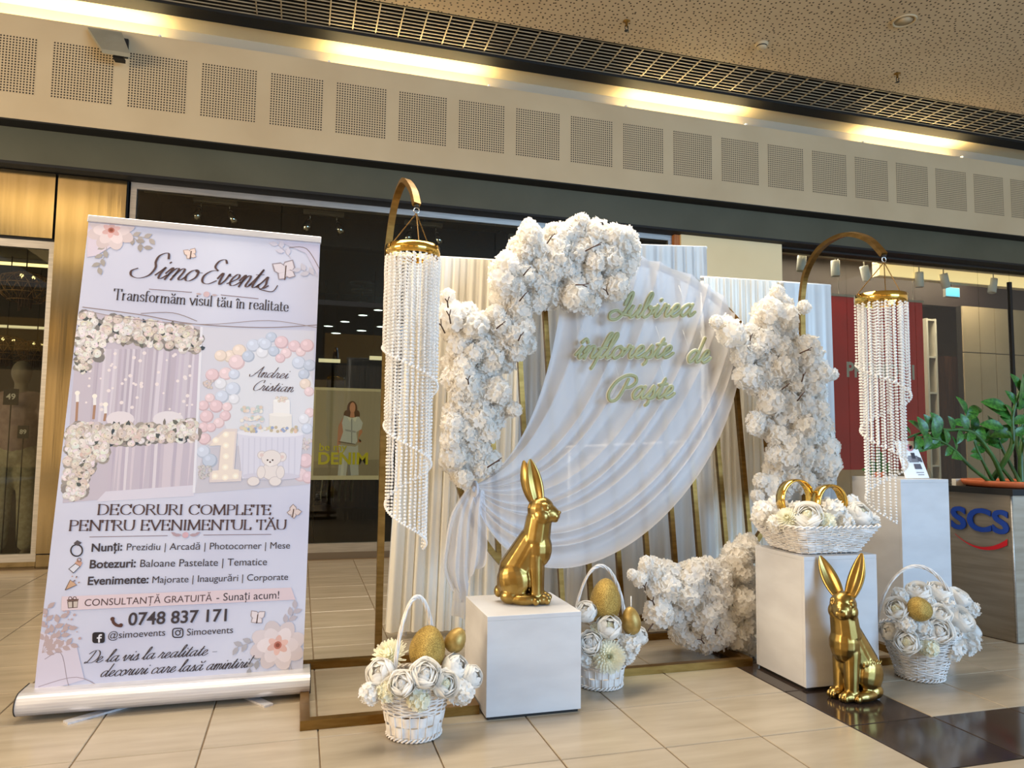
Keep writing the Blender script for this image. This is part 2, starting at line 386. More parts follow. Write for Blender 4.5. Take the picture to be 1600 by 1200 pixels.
gc = MB().box(P(-0.014, -0.65, 0.002), P(0.014, 0.69, 0.03)).mesh('cross_bar', gmat)
k = -1.5
while k < 24.5:
    o = link('cross_bar', gc, gr); o.location = P(k-7, 0, 0); k += 0.53
for n, (xa, xb) in enumerate(((-15.6, -11.6), (-7.75, -3.6), (0.1, 4.15), (7.95, 11.75), (15.75, 19.6), (23.6, 27.5))):
    if n in (0, 5): lab = None
    lab = ['fluorescent cove light beyond the left edge of the frame', 'lit cove tube light above the floodlight on the perforated fascia', 'lit cove tube light above the tall hooked stand by the roll-up banner',
           'lit cove tube light above the pale pillar', 'rightmost lit cove tube light under the ceiling grille', 'fluorescent cove light beyond the right edge'][n]
    if n in (0, 5): continue
    t = thing('cove_light', lab, 'cove light', P((xa+xb)/2, 10.9, 11.8), 'tube lights in the cove')
    tbox((xa, 10.50, 11.60), (xb, 10.949, 11.72)).build('housing', M['white'], t)
    for x in (xa, xb-.05): tbox((x, 10.45, 11.72), (x+.05, 10.80, 11.86)).build('end_bracket', M['white'], t)
    MB().tube([P(xa+.04, 10.70, 11.86), P(xb-.04, 10.70, 11.86)], 0.055*T, 10).build('lower_tube', M['tube_light'], t)
    MB().tube([P(xa+.04, 10.55, 11.80), P(xb-.04, 10.55, 11.80)], 0.055*T, 10).build('upper_tube', M['tube_light'], t)
# ceiling fittings
for (px, py, lab) in ((979, 33, 'brass sprinkler head in the ceiling left of the smoke detector'), (1402, 115, 'brass sprinkler head in the ceiling right of the smoke detector')):
    c = atz(px, py, ZC); t = thing('sprinkler', lab, 'sprinkler', c, 'ceiling sprinklers')
    MB().lathe([(0.034, 0), (0.034, -0.006), (0.012, -0.012), (0.010, -0.05), (1e-6, -0.05)], 14, c).build('rose', M['gold_dull'], t)
    MB().tube([c+Vector((-.014, 0, -.045)), c+Vector((-.016, 0, -.07)), c+Vector((0, 0, -.092)), c+Vector((.016, 0, -.07)), c+Vector((.014, 0, -.045))], 0.004, 6).build('yoke', M['dark'], t)
    MB().lathe([(0.02, -0.09), (0.02, -0.094), (1e-6, -0.096)], 12, c).build('deflector', M['dark'], t)
c = atz(1190, 68, ZC); t = thing('smoke_detector', 'round white smoke detector on the perforated ceiling', 'detector', c)
MB().lathe([(0.062, 0), (0.062, -0.014), (0.05, -0.02), (0.046, -0.045), (0.03, -0.056), (1e-6, -0.058)], 22, c).build('body', M['fascia'], t)
MB().lathe([(0.049, -0.024), (0.051, -0.03), (0.049, -0.036), (0.047, -0.03)], 22, c).build('vent_ring', M['dark'], t)
c = atz(1413, 32, ZC); t = thing('recessed_downlight', 'unlit round recessed downlight in the perforated ceiling', 'downlight', c)
MB().lathe([(0.105, 0.0), (0.105, -0.012), (0.088, -0.012), (0.08, 0.004), (0.06, 0.01)], 28, c).build('ring', M['fascia'], t)
MB().lathe([(0.082, -0.004), (1e-6, -0.006)], 24, c).build('lens', mat('frosted_lens', (196, 176, 142), 0.4), t)
# floodlight on the fascia
q = [at(138, 49, 9.32), at(191, 57, 9.32), at(204, 90, 8.85), at(160, 83, 8.85)]
nrm = (q[1]-q[0]).cross(q[3]-q[0]).normalized()
if nrm.z > 0: nrm = -nrm
t = thing('floodlight', 'square grey floodlight on a bracket fixed to the perforated fascia', 'floodlight', (q[2]+q[3])/2)
cen = sum(q, Vector())/4
mb = MB(); th = 0.035
mb.add([*q, *[v-nrm*th for v in q]], [(0, 1, 2, 3), (7, 6, 5, 4), (0, 4, 5, 1), (1, 5, 6, 2), (2, 6, 7, 3), (3, 7, 4, 0)]); mb.build('housing', noisy(mat('floodlight_grey', (150, 146, 128), 0.5), (144, 140, 122), (156, 152, 134), 5), t)
qi = [cen+(v-cen)*0.84+nrm*0.004 for v in q]
MB().add([*qi, *[v-nrm*.006 for v in qi]], [(0, 1, 2, 3), (7, 6, 5, 4), (0, 4, 5, 1), (1, 5, 6, 2), (2, 6, 7, 3), (3, 7, 4, 0)]).build('lens', mat('flood_lens', (116, 116, 98), 0.15), t)
a = at(178, 88, 9.05); b = at(194, 95, 9.05)
MB().box((a.x, a.y-.03, b.z), (b.x, a.y+.05, a.z)).build('junction_box', M['black'], t)
a = at(194, 62, 9.39); b = at(200, 92, 9.39)
MB().box((a.x, 9.33*T, b.z), (b.x, 9.4*T, a.z)).build('bracket', M['dark'], t)

# ---------------------------------------------------------------- shop fronts
YG = 10.31; ZT = 8.34
def window(name, x0, x1, z0, z1, top=0.16, side=0.1, bottom=0.24, joints=(), fm='alu'):
    """framed shop window: frame bars and one pane for each bay"""
    o = tbox((x0, YG-.08, z0), (x1, YG+.08, z0+bottom)).build(name, M[fm], kind='structure')
    tbox((x0, YG-.07, z1-top), (x1, YG+.07, z1)).build('top_rail', M[fm], o)
    for x in (x0, x1-side): tbox((x, YG-.07, z0+bottom), (x+side, YG+.07, z1-top)).build('stile', M[fm], o)
    xs = [x0+side, *joints, x1-side]
    for a, b in zip(xs, xs[1:]):
        tbox((a+.006, YG-.012, z0+bottom), (b-.006, YG+.012, z1-top)).build('pane', M['glass'], o)
    return o
zs = at(40, 376, YG).z/T
window('window_1', X0, -5.40, 0.13, zs, side=0.1, bottom=0.16)
jx = at(439, 360, YG).x/T
window('window_2', -4.0, 9.22, 0.14, 8.30, top=0.14, side=0.12, bottom=0.2, joints=(jx, 4.3))
xj = [at(x, y, YG).x/T for x, y in ((1428, 430), (1528, 450), (1578, 470))]
window('window_3', 12.55, X1, 0.14, 8.30, top=0.05, side=0.05, bottom=0.2, joints=(at(1322, 440, YG).x/T, *xj), fm='dark')
struct('trim_8', tbox((xj[2]-.05, YG-.05, 0.3), (xj[2]+.05, YG+.05, 7.9)), M['black'])
# plinths and claddings
struct('baseboard_back', tbox((X0, 10.22, -0.01), (-5.40, 10.45, 0.13)), M['steel'])
struct('baseboard_middle', tbox((-4.0, 10.22, -0.01), (9.22, 10.45, 0.14)), mat('plinth_grey', (120, 110, 98), 0.4, 0.5))
struct('baseboard_right', tbox((12.55, 10.22, -0.01), (X1, 10.45, 0.14)), M['dark'])
cl = struct('wall_cladding', tbox((-5.40, 10.24, -0.01), (-4.04, 10.6, 8.30)), M['black'])
tbox((-5.38, 10.14, 0.30), (-4.06, 10.24, 8.28)).build('steel_panel', M['steel'], cl)
tbox((-5.38, 10.18, -0.005), (-4.06, 10.24, 0.27)).build('steel_panel', M['steel'], cl)
cl2 = struct('wall_overdoor', tbox((X0, 10.24, zs), (-5.42, 10.6, 8.30)), M['black'])
tbox((X0, 10.14, zs+.05), (-5.43, 10.24, 8.28)).build('steel_panel', M['steel'], cl2)
struct('wall_pillar', tbox((9.38, 10.05, -0.01), (12.53, 10.8, 8.42)), M['pillar'])
struct('trim_9', tbox((9.22, 10.12, -0.01), (9.38, 10.6, 8.30)), noisy(mat('orange_wood', (176, 106, 46), 0.5), (166, 98, 40), (186, 114, 52), 4, (8, 8, 1)))

# ---------------------------------------------------------------- left shop (dark)
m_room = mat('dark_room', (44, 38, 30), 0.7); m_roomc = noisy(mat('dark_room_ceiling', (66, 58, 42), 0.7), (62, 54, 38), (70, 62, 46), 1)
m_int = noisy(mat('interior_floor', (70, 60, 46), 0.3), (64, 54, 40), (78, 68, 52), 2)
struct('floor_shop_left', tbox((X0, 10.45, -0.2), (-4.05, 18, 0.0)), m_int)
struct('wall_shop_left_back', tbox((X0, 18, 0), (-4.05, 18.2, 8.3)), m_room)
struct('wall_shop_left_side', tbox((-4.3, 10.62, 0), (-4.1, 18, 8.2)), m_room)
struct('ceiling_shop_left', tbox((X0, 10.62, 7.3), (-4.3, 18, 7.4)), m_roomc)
t = thing('led_strip', 'warm glowing cove strip on the ceiling of the left shop', 'strip light', P(-9, 14.5, 7.2))
tbox((-14, 14.42, 7.20), (-4.4, 14.58, 7.3)).build('channel', M['alu'], t); tbox((-14, 14.44, 7.14), (-4.4, 14.56, 7.2)).build('diffuser', M['strip_warm'], t)
t = thing('led_strip', 'warm glowing strip on the back wall of the left shop', 'strip light', P(-9, 17.9, 5.9))
tbox((-14, 17.86, 5.9), (-4.4, 18, 6.0)).build('channel', M['alu'], t); tbox((-14, 17.80, 5.92), (-4.4, 17.86, 5.98)).build('diffuser', M['strip_dim'], t)
def pendant(c, s, label):
    """cage pendant of thin hoops and diagonal wires with bulbs and a fringe"""
    t = thing('pendant_lamp', label, 'pendant lamp', c+Vector((0, 0, -s*.75)), 'cage pendant lamps in the left shop')
    wire = mat('cage_wire', (150, 112, 70), 0.4, 0.6) if 'cage_wire' not in bpy.data.materials else bpy.data.materials['cage_wire']
    prof = [(0.42, .42), (0.72, .30), (0.82, .02), (0.74, -.28), (0.52, -.52)]
    mb = MB()
    for (r, z) in prof: mb.tube([c+Vector((math.cos(a)*r*s, math.sin(a)*r*s, z*s)) for a in [2*PI*i/28 for i in range(28)]], 0.008*s*2, 5, True)
    mb.build('hoops', wire, t); mb = MB()
    for i in range(16):
        for sg in (1, -1):
            mb.tube([c+Vector((math.cos(2*PI*i/16+sg*.2*j)*r*s, math.sin(2*PI*i/16+sg*.2*j)*r*s, z*s)) for j, (r, z) in enumerate(prof)], 0.006*s*2, 4)
    mb.build('wire_cage', wire, t)
    MB().lathe([(0.42*s, .42*s), (0.40*s, .46*s), (1e-6, .5*s)], 20, c).build('canopy', M['dark'], t)
    MB().tube([c+Vector((0, 0, .48*s)), Vector((c.x, c.y, 7.3*T))], 0.006, 6).build('cord', M['black'], t)
    for a in (0.4, 2.5, 4.4): MB().ell(c+Vector((math.cos(a)*.22*s, math.sin(a)*.22*s, .33*s)), .06*s, n=10, m=6).build('bulb', M['strip_warm'], t)
    mb = MB()
    for i in range(26):
        a = i*2.4; r = .24*s*math.sqrt(i/26); z1 = -(0.55+.35*R.random())*s
        mb.tube([c+Vector((math.cos(a)*r, math.sin(a)*r, .3*s)), c+Vector((math.cos(a)*r+.02*s, math.sin(a)*r, z1))], 0.022*s, 5)
    mb.build('fringe', M['twig'], t)
pendant(at(40, 447, 11.8), 0.66*T, 'large wire cage pendant lamp hanging behind the left shop window')
pendant(at(10, 543, 14.2), 0.62*T, 'smaller wire cage pendant lamp at the left edge of the left shop')
pendant(at(57, 548, 15.2), 0.55*T, 'smaller wire cage pendant lamp deep in the left shop, right of the other small one')
# mannequin
c = fl(28, 905); c.y = 11.3*T; c.x = at(30, 650, 11.3).x
t = thing('mannequin', 'dressed shop mannequin in pale trousers behind the left shop window', 'mannequin', Vector((c.x, c.y, 0)))
hz = lambda py: at(30, py, 11.3).z
m_skin = mat('mannequin_skin', (128, 116, 100), 0.6); m_top = noisy(mat('mannequin_top', (150, 126, 124), 0.8), (140, 116, 116), (160, 136, 132), 20)
m_jeans = noisy(mat('mannequin_trousers', (160, 152, 130), 0.8), (148, 140, 118), (170, 162, 140), 30)
ztop = hz(566); H = ztop-0.06; b0 = Vector((c.x, c.y, 0.06))
mb = MB(); V = lambda x, y, z: b0+Vector((x, y, z))*H
mb.ell(V(0, 0, .945), (0.048*H, 0.058*H, 0.066*H)); mb.cap(V(0, 0, .82), V(0, 0, .9), .034*H, .03*H); mb.ell(V(0, -.05*1, .93), .012*H)
mb.cap(V(-.085, 0, .80), V(.085, 0, .80), .046*H, .046*H); mb.cap(V(0, 0, .72), V(0, 0, .56), .085*H, .07*H); mb.ell(V(0, 0, .52), (.092*H, .065*H, .07*H))
for sx in (-1, 1):
    mb.cap(V(sx*.11, 0, .79), V(sx*.15, 0, .62), .034*H, .026*H); mb.cap(V(sx*.15, 0, .62), V(sx*.135, -.06, .47), .026*H, .017*H)
    mb.ell(V(sx*.13, -.075, .44), (.014*H, .022*H, .034*H)); mb.cap(V(sx*.05, 0, .5), V(sx*.06, 0, .28), .052*H, .035*H)
    mb.cap(V(sx*.06, 0, .28), V(sx*.07, .01, .04), .034*H, .02*H); mb.ell(V(sx*.075, -.03, .012), (.022*H, .055*H, .016*H))
remeshed(mb, 'body', m_skin, 0.014, 4, t).location = -Vector((c.x, c.y, 0))
mb = MB(); mb.cap(V(-.07, 0, .795), V(.07, 0, .795), .055*H, .055*H); mb.cap(V(0, 0, .72), V(0, 0, .56), .097*H, .086*H)
for sx in (-1, 1): mb.cap(V(sx*.115, 0, .785), V(sx*.152, 0, .62), .046*H, .04*H); mb.cap(V(sx*.152, 0, .62), V(sx*.14, -.05, .50), .04*H, .036*H)
remeshed(mb, 'cardigan', m_top, 0.016, 4, t).location = -Vector((c.x, c.y, 0))
mb = MB(); mb.ell(V(0, 0, .52), (.105*H, .08*H, .075*H))
for sx in (-1, 1): mb.cap(V(sx*.05, 0, .5), V(sx*.062, 0, .28), .062*H, .052*H); mb.cap(V(sx*.062, 0, .28), V(sx*.07, .005, .06), .052*H, .05*H)
remeshed(mb, 'trousers', m_jeans, 0.016, 4, t).location = -Vector((c.x, c.y, 0))
MB().lathe([(.2, 0), (.2, .02), (.05, .05), (1e-6, .06)], 24, (c.x, c.y, 0.0)).build('stand', M['chrome'], t)

# ---------------------------------------------------------------- opposite side of the mall passage (unseen; its glow is added for reflections)
opp = struct('wall_opposite', MB().box((-16, -10.6, 0), (5.0, -10.4, 4.92)), M['beige_wall'])
for k in range(4):
    x = -14.5+k*4.9
    MB().box((x, -10.42, .25), (x+3.9, -10.38, 2.75)).build('added_glow_window', emis('added_window_glow_%d' % k, (255, 216, 156), .35), opp)  # added glowing panel, warms the reflections in steel and glass
    MB().box((x+.3, -10.42, 3.25), (x+3.6, -10.38, 4.1)).build('added_glow_band', emis('added_band_glow_%d' % k, (255, 204, 120), .2), opp)  # added glowing band, meant to gild the steel column's reflections

for k, (x, y) in enumerate(((-5.6, -7.2), (-5.6, -4.2))):  # unseen ceiling light panels, added for golden reflections in the steel
    t = MB().box((x-.05, y-.05, 4.90), (x+2.45, y+2.25, 4.92)).build('trim_%d' % (12+k), M['alu'], kind='structure')  # metal frame of the added light panel
    MB().box((x, y, 4.885), (x+2.4, y+2.2, 4.90)).build('added_light_panel', emis('added_panel_glow_%d' % k, (255, 220, 154), 1.1), t)
# ---------------------------------------------------------------- lettering
def text_mesh(body, w_target=None, size=1.0, bold=0.0):
    """flat lettering from the built-in font; returns (verts, faces, width)"""
    cu = bpy.data.curves.new('txt', 'FONT'); cu.body = body; cu.size = size; cu.offset = bold; cu.resolution_u = 4
    o = bpy.data.objects.new('txt', cu); C.objects.link(o)
    me = bpy.data.meshes.new_from_object(o.evaluated_get(bpy.context.evaluated_depsgraph_get()))
    vs = [v.co.copy() for v in me.vertices]; fs = [tuple(p.vertices) for p in me.polygons]
    bpy.data.objects.remove(o); bpy.data.curves.remove(cu); bpy.data.meshes.remove(me)
    x0 = min(v.x for v in vs); x1 = max(v.x for v in vs)
    return [Vector((v.x-x0, v.y, 0)) for v in vs], fs, x1-x0
CUR = {
 'a': (1.08, [[(.80,.80),(.55,1.0),(.25,.80),(.12,.40),(.28,.04),(.52,.16),(.78,.70)], [(.84,1.0),(.76,.45),(.84,.06),(1.02,.08),(1.2,.35)]]),
 'b': (.85, [[(0,.1),(.25,.9),(.42,1.75),(.30,2.05),(.16,1.6),(.14,.5),(.25,.05),(.52,.05),(.72,.4),(.62,.85),(.48,.82),(.6,.68),(.95,.8)]]),
 'c': (.75, [[(.72,.78),(.58,1.0),(.3,.85),(.14,.45),(.26,.06),(.52,.04),(.85,.35)]]),
 'd': (1.08, [[(.78,.80),(.55,1),(.25,.8),(.12,.4),(.28,.04),(.52,.16),(.80,.8)], [(.98,2.05),(.88,1.1),(.78,.4),(.86,.05),(1.03,.08),(1.2,.35)]]),
 'e': (.78, [[(0,.15),(.3,.38),(.58,.68),(.55,.95),(.36,.98),(.18,.6),(.2,.2),(.4,.02),(.65,.12),(.88,.4)]]),
 'f': (.6, [[(0,.1),(.4,1.0),(.68,1.85),(.6,2.1),(.45,1.8),(.3,.6),(.16,-.5),(.08,-.85)], [(.1,.78),(.62,.88)], [(.3,.15),(.5,.08),(.72,.3)]]),
 'i': (.52, [[(0,.3),(.2,.75),(.3,1.0),(.24,.45),(.3,.06),(.46,.06),(.65,.35)], [(.36,1.38),(.40,1.46)]]),
 'l': (.5, [[(0,.2),(.28,.9),(.5,1.75),(.42,2.08),(.28,1.8),(.2,.6),(.26,.08),(.42,.05),(.62,.32)]]),
 'm': (1.15, [[(0,.5),(.15,.95),(.24,.9),(.18,0)], [(.18,.3),(.35,.85),(.52,1),(.6,.8),(.53,0)], [(.53,.3),(.7,.85),(.88,1),(.97,.75),(.92,.2),(1.02,.03),(1.15,.1),(1.28,.35)]]),
 'n': (.85, [[(0,.5),(.15,.95),(.24,.9),(.18,0)], [(.18,.3),(.36,.85),(.55,1),(.65,.75),(.6,.2),(.7,.03),(.83,.1),(.98,.35)]]),
 'o': (.85, [[(.5,.98),(.25,.85),(.12,.45),(.25,.06),(.5,.02),(.72,.35),(.68,.8),(.5,.98),(.58,.8),(.95,.75)]]),
 'r': (.75, [[(0,.2),(.2,.7),(.28,1.08),(.36,.9),(.58,.9),(.5,.45),(.56,.08),(.7,.06),(.88,.35)]]),
 's': (.7, [[(0,.1),(.25,.6),(.42,1.05),(.5,.7),(.58,.35),(.45,.02),(.2,.05),(.12,.15)], [(.45,.02),(.6,.06),(.8,.3)]]),
 't': (.58, [[(0,.2),(.22,.8),(.42,1.65),(.3,.8),(.26,.25),(.34,.04),(.5,.08),(.68,.35)], [(.06,1.12),(.64,1.2)]]),
 'u': (.92, [[(0,.4),(.15,.85),(.2,1),(.14,.4),(.24,.05),(.45,.12),(.66,.6)], [(.72,1),(.66,.4),(.74,.05),(.9,.08),(1.05,.35)]]),
 'v': (.85, [[(0,.5),(.12,.95),(.22,.9),(.26,.3),(.38,.02),(.6,.4),(.68,.95),(.75,.8),(.95,.78)]]),
 'S': (1.2, [[(1.3,1.75),(1.05,2.2),(.68,1.95),(.70,1.4),(.92,.9),(.85,.25),(.4,-.05),(-.1,.1),(-.3,.5),(-.05,.75)]]),
 'E': (1.15, [[(1.15,1.85),(.9,2.12),(.55,1.95),(.5,1.45),(.85,1.15)], [(.85,1.15),(.4,1.05),(.1,.6),(.25,.1),(.7,-.03),(1.15,.3)]]),
 'A': (1.4, [[(-.25,.45),(-.1,.08),(.25,.25),(.75,1.3),(1.1,2.08)], [(1.1,2.08),(1.06,1.0),(1.12,.1),(1.35,.1),(1.5,.35)], [(.3,.75),(1.25,.88)]]),
 'C': (1.1, [[(1.15,1.55),(1.15,1.98),(.8,2.0),(.35,1.5),(.12,.8),(.28,.12),(.7,0),(1.2,.4)]]),
 'D': (1.4, [[(.62,1.95),(.52,1.0),(.32,.2),(.08,.06),(.1,.28),(.5,.1),(1.0,.12),(1.4,.6),(1.4,1.4),(.95,2.02),(.35,2.0),(-.05,1.55)]]),
 'I': (1.1, [[(.62,1.1),(.72,1.85),(.92,2.1),(.98,1.5),(.8,.5),(.4,-.1),(-.1,-.05),(-.2,.4),(.2,.62),(.7,.3),(1.2,.2)]]),
 'P': (1.25, [[(.62,1.65),(.5,.8),(.25,.0),(-.2,-.1),(-.5,.5),(-.25,1.4),(.4,1.95),(1.05,1.85),(1.25,1.4),(.95,1.0),(.5,.98)]]),
 '!': (.4, [[(.3,2.0),(.2,.6)], [(.14,.1),(.15,.16)]]), '-': (.9, [[(.1,.55),(.75,.55)]]), ' ': (.55, []),
}
for a, b in (('ă', 'a'), ('ș', 's'), ('î', 'i')):
    adv, st = CUR[b]; st = [list(s) for s in st]
    if a == 'ă': st.append([(.38,1.55),(.55,1.32),(.8,1.34),(.95,1.6)])
    if a == 'ș': st.append([(.36,-.22),(.34,-.42),(.24,-.55)])
    if a == 'î': st = st[:1]+[[(.12,1.3),(.34,1.6),(.56,1.3)]]
    CUR[a] = (adv, st)
SER = {  # adv, strokes, serif feet
 'D': (.88, [[(.14,0),(.14,1)], [(.14,1),(.42,1),(.68,.86),(.78,.5),(.68,.14),(.42,0),(.14,0)]], [(.14,0),(.14,1)]),
 'E': (.72, [[(.12,0),(.12,1)], [(.12,1),(.6,1)], [(.12,.52),(.5,.52)], [(.12,0),(.62,0)], [(.6,1),(.6,.84)], [(.62,0),(.64,.17)], [(.5,.6),(.5,.44)]], [(.12,0),(.12,1)]),
 'C': (.88, [[(.78,.78),(.62,.96),(.42,1),(.18,.84),(.09,.5),(.18,.16),(.42,0),(.64,.04),(.8,.2)], [(.79,.72),(.79,1)]], []),
 'O': (.96, [[(.48,1),(.2,.86),(.09,.5),(.2,.14),(.48,0),(.76,.14),(.87,.5),(.76,.86),(.48,1)]], []),
 'R': (.78, [[(.12,0),(.12,1)], [(.12,1),(.38,1),(.57,.9),(.57,.63),(.38,.52),(.12,.52)], [(.36,.52),(.72,0)]], [(.12,0),(.12,1),(.74,0)]),
 'U': (.88, [[(.12,1),(.12,.36),(.22,.06),(.44,0),(.66,.06),(.76,.36),(.76,1)]], [(.12,1),(.76,1)]),
 'I': (.34, [[(.17,0),(.17,1)]], [(.17,0),(.17,1)]),
 'M': (1.04, [[(.1,0),(.14,1)], [(.14,1),(.5,.05)], [(.5,.05),(.86,1)], [(.86,1),(.92,0)]], [(.1,0),(.12,1),(.88,1),(.92,0)]),
 'P': (.68, [[(.12,0),(.12,1)], [(.12,1),(.38,1),(.58,.88),(.58,.6),(.38,.48),(.12,.48)]], [(.12,0),(.12,1)]),
 'L': (.64, [[(.12,0),(.12,1)], [(.12,0),(.56,0)], [(.56,0),(.58,.18)]], [(.12,0),(.12,1)]),
 'T': (.74, [[(.04,1),(.70,1)], [(.37,1),(.37,0)], [(.04,1),(.04,.82)], [(.70,1),(.70,.82)]], [(.37,0)]),
 'N': (.88, [[(.12,0),(.12,1)], [(.12,1),(.76,0)], [(.76,0),(.76,1)]], [(.12,0),(.12,1),(.76,1)]),
 'V': (.78, [[(.04,1),(.38,0)], [(.38,0),(.72,1)]], [(.04,1),(.72,1)]),
 'A': (.8, [[(.04,0),(.4,1)], [(.4,1),(.76,0)], [(.17,.35),(.62,.35)]], [(.04,0),(.76,0)]),
 'r': (.44, [[(.12,0),(.12,.62)], [(.12,.4),(.22,.58),(.37,.62)]], [(.12,0)]),
 'a': (.55, [[(.1,.52),(.25,.64),(.41,.55),(.42,.3),(.43,.08),(.52,.0)], [(.42,.38),(.2,.32),(.09,.15),(.2,0),(.42,.12)]], []),
 'n': (.6, [[(.12,0),(.12,.62)], [(.12,.42),(.26,.6),(.42,.58),(.46,.4),(.46,0)]], [(.12,0),(.46,0)]),
 's': (.48, [[(.4,.52),(.28,.64),(.12,.55),(.14,.4),(.36,.26),(.4,.1),(.25,0),(.08,.1)]], []),
 'f': (.38, [[(.15,0),(.15,.78),(.24,1),(.4,.96)], [(.02,.62),(.33,.62)]], [(.15,0)]),
 'o': (.6, [[(.3,.64),(.13,.54),(.08,.32),(.14,.1),(.3,0),(.46,.1),(.52,.32),(.47,.54),(.3,.64)]], []),
 'm': (.92, [[(.12,0),(.12,.62)], [(.12,.42),(.25,.6),(.4,.58),(.44,.4),(.44,0)], [(.44,.42),(.58,.6),(.73,.58),(.78,.4),(.78,0)]], [(.12,0),(.44,0),(.78,0)]),
 'v': (.54, [[(.02,.62),(.27,0)], [(.27,0),(.52,.62)]], [(.04,.62),(.5,.62)]),
 'i': (.27, [[(.13,0),(.13,.62)], [(.13,.84),(.14,.92)]], [(.13,0)]),
 'u': (.6, [[(.12,.62),(.12,.2),(.2,.03),(.36,.04),(.47,.2)], [(.47,.62),(.47,.06),(.56,0)]], []),
 'l': (.27, [[(.13,0),(.13,1)]], [(.13,0)]),
 't': (.4, [[(.16,.85),(.16,.14),(.24,0),(.37,.06)], [(.03,.62),(.35,.62)]], []),
 'e': (.55, [[(.09,.34),(.47,.34)], [(.47,.34),(.43,.56),(.27,.64),(.12,.54),(.08,.3),(.18,.04),(.34,.0),(.49,.12)]], []),
 ' ': (.36, [], []),
}
SER['ă'] = (.55, SER['a'][1]+[[(.12,.92),(.2,.8),(.34,.8),(.42,.92)]], [])
SER['î'] = (.27, [SER['i'][1][0], [(.0,.76),(.13,.92),(.27,.76)]], [(.13,0)])
SER['Ă'] = (.8, SER['A'][1]+[[(.25,1.24),(.32,1.12),(.48,1.12),(.55,1.24)]], SER['A'][2])
def strokes(text, font, slant=0.0, swash=False):
    x = 0; out = []
    for ch in text:
        g = font[ch]
        for s in g[1]: out.append([(px+x+slant*py, py) for px, py in s])
        if len(g) > 2:
            for (sx, sy) in g[2]: out.append([(sx+x-.085, sy), (sx+x+.085, sy)])
        x += g[0]
    return out, x
def ribbon(sts, fit, wmin, wmax, off=0.0):
    """sweep strokes into flat strips; fit maps unit (x,y) to metres, pen thicker on downstrokes"""
    vs = []; fs = []; k = 0
    for s in sts:
        pts = [Vector((p[0], p[1], 0)) for p in catmull([(a, b, 0) for a, b in s], 5)]
        pts = [fit(p) for p in pts]
        q0 = len(vs)
        for i, p in enumerate(pts):
            t = pts[min(i+1, len(pts)-1)]-pts[max(i-1, 0)]
            if t.length < 1e-9: t = Vector((1, 0, 0))
            t.normalize(); n = Vector((-t.y, t.x, 0)); wd = wmin+(wmax-wmin)*abs(t.y)**1.5
            e = t*wd*0.35 if i in (0, len(pts)-1) else Vector()
            if i == 0: e = -e
            vs += [p+e+n*wd/2+Vector((0, 0, off)), p+e-n*wd/2+Vector((0, 0, off))]
        fs += [(q0+2*i, q0+2*i+1, q0+2*i+3, q0+2*i+2) for i in range(len(pts)-1)]
    return vs, fs

# ---------------------------------------------------------------- roll-up banner
bx, by, bz, bpsi, bphi, brl, BW, BH = -2.6816*T, 1.232*T, 0.1872*T, -0.0019, 0.1492, -0.0097, 2.5387*T, 5.0259*T
bd = Vector((math.cos(bpsi)*math.cos(brl), math.sin(bpsi)*math.cos(brl), math.sin(brl)))
bh = Vector((-math.sin(bpsi), math.cos(bpsi), 0)); bu = Vector((0, 0, 1))*math.cos(bphi)+bh*math.sin(bphi); bu = (bu-bd*bu.dot(bd)).normalized()
bn = bd.cross(bu); BO = Vector((bx, by, bz)); bn = -bn if bn.y < 0 else bn      # bn points away from the viewer
MBAN = Matrix(((bd.x, bn.x, bu.x, BO.x), (bd.y, bn.y, bu.y, BO.y), (bd.z, bn.z, bu.z, BO.z), (0, 0, 0, 1)))
def bl(px, py):
    d = ray(px, py); t = (BO-CAM).dot(bn)/d.dot(bn); p = CAM+d*t-BO; return Vector((p.dot(bd), p.dot(bu)))
ban = thing('roll_up_banner', 'tall leaning roll-up banner printed with event decoration advertising', 'banner', mw=MBAN)
LAY = [0.0004]
def lay(): LAY[0] += 0.00003; return LAY[0]
def pf(u, v, y): return Vector((u, -y, v))                 # banner plane point, y in front of the sheet
def bprint(name, vs2, fs, m, c=None):
    y = lay(); mb = MB().add([pf(v.x, v.y, y) for v in vs2], fs, c=c); return mb.build(name, m, SHEET)
def bsans(body, a, b, m, bold=0.0, name='print_line', hscale=None):
    """sans line with its baseline from pixel a to pixel b"""
    A, B = bl(*a), bl(*b); vs, fs, wd = text_mesh(body, bold=bold); d = (B-A); s = d.length/wd; d.normalize(); n = Vector((-d.y, d.x))
    hs = s if hscale is None else hscale
    return bprint(name, [A+d*(v.x*s)+n*(v.y*hs) for v in vs], fs, m)
def bstroke(body, font, a, b, m, hpx, wmin, wmax, slant=0.0, name='print_line'):
    A, B = bl(*a), bl(*b); st, wd = strokes(body, font, slant); d = B-A; s = d.length/wd; d.normalize(); n = Vector((-d.y, d.x))
    h = (bl(a[0], a[1]-hpx)-A).length
    fit = lambda p: Vector((*(A+d*(p.x*s)+n*(p.y*h)), 0))
    vs, fs = ribbon(st, fit, wmin, wmax); return bprint(name, vs, fs, m)
sheet_m = noisy(mat('banner_vinyl', (186, 187, 202), 0.42, spec=0.4), (174, 173, 192), (199, 200, 213), 1.1, lo=0.3, hi=0.7, detail=2)
SHEET = MB().box((0, 0.0, -0.02), (BW, 0.0012, BH)).build('sheet', sheet_m, ban)
MB().bbox((-.004, -0.012, BH-.004), (BW+.004, 0.012, BH+0.028), 0.003).build('top_rail', M['alu_bright'], ban)
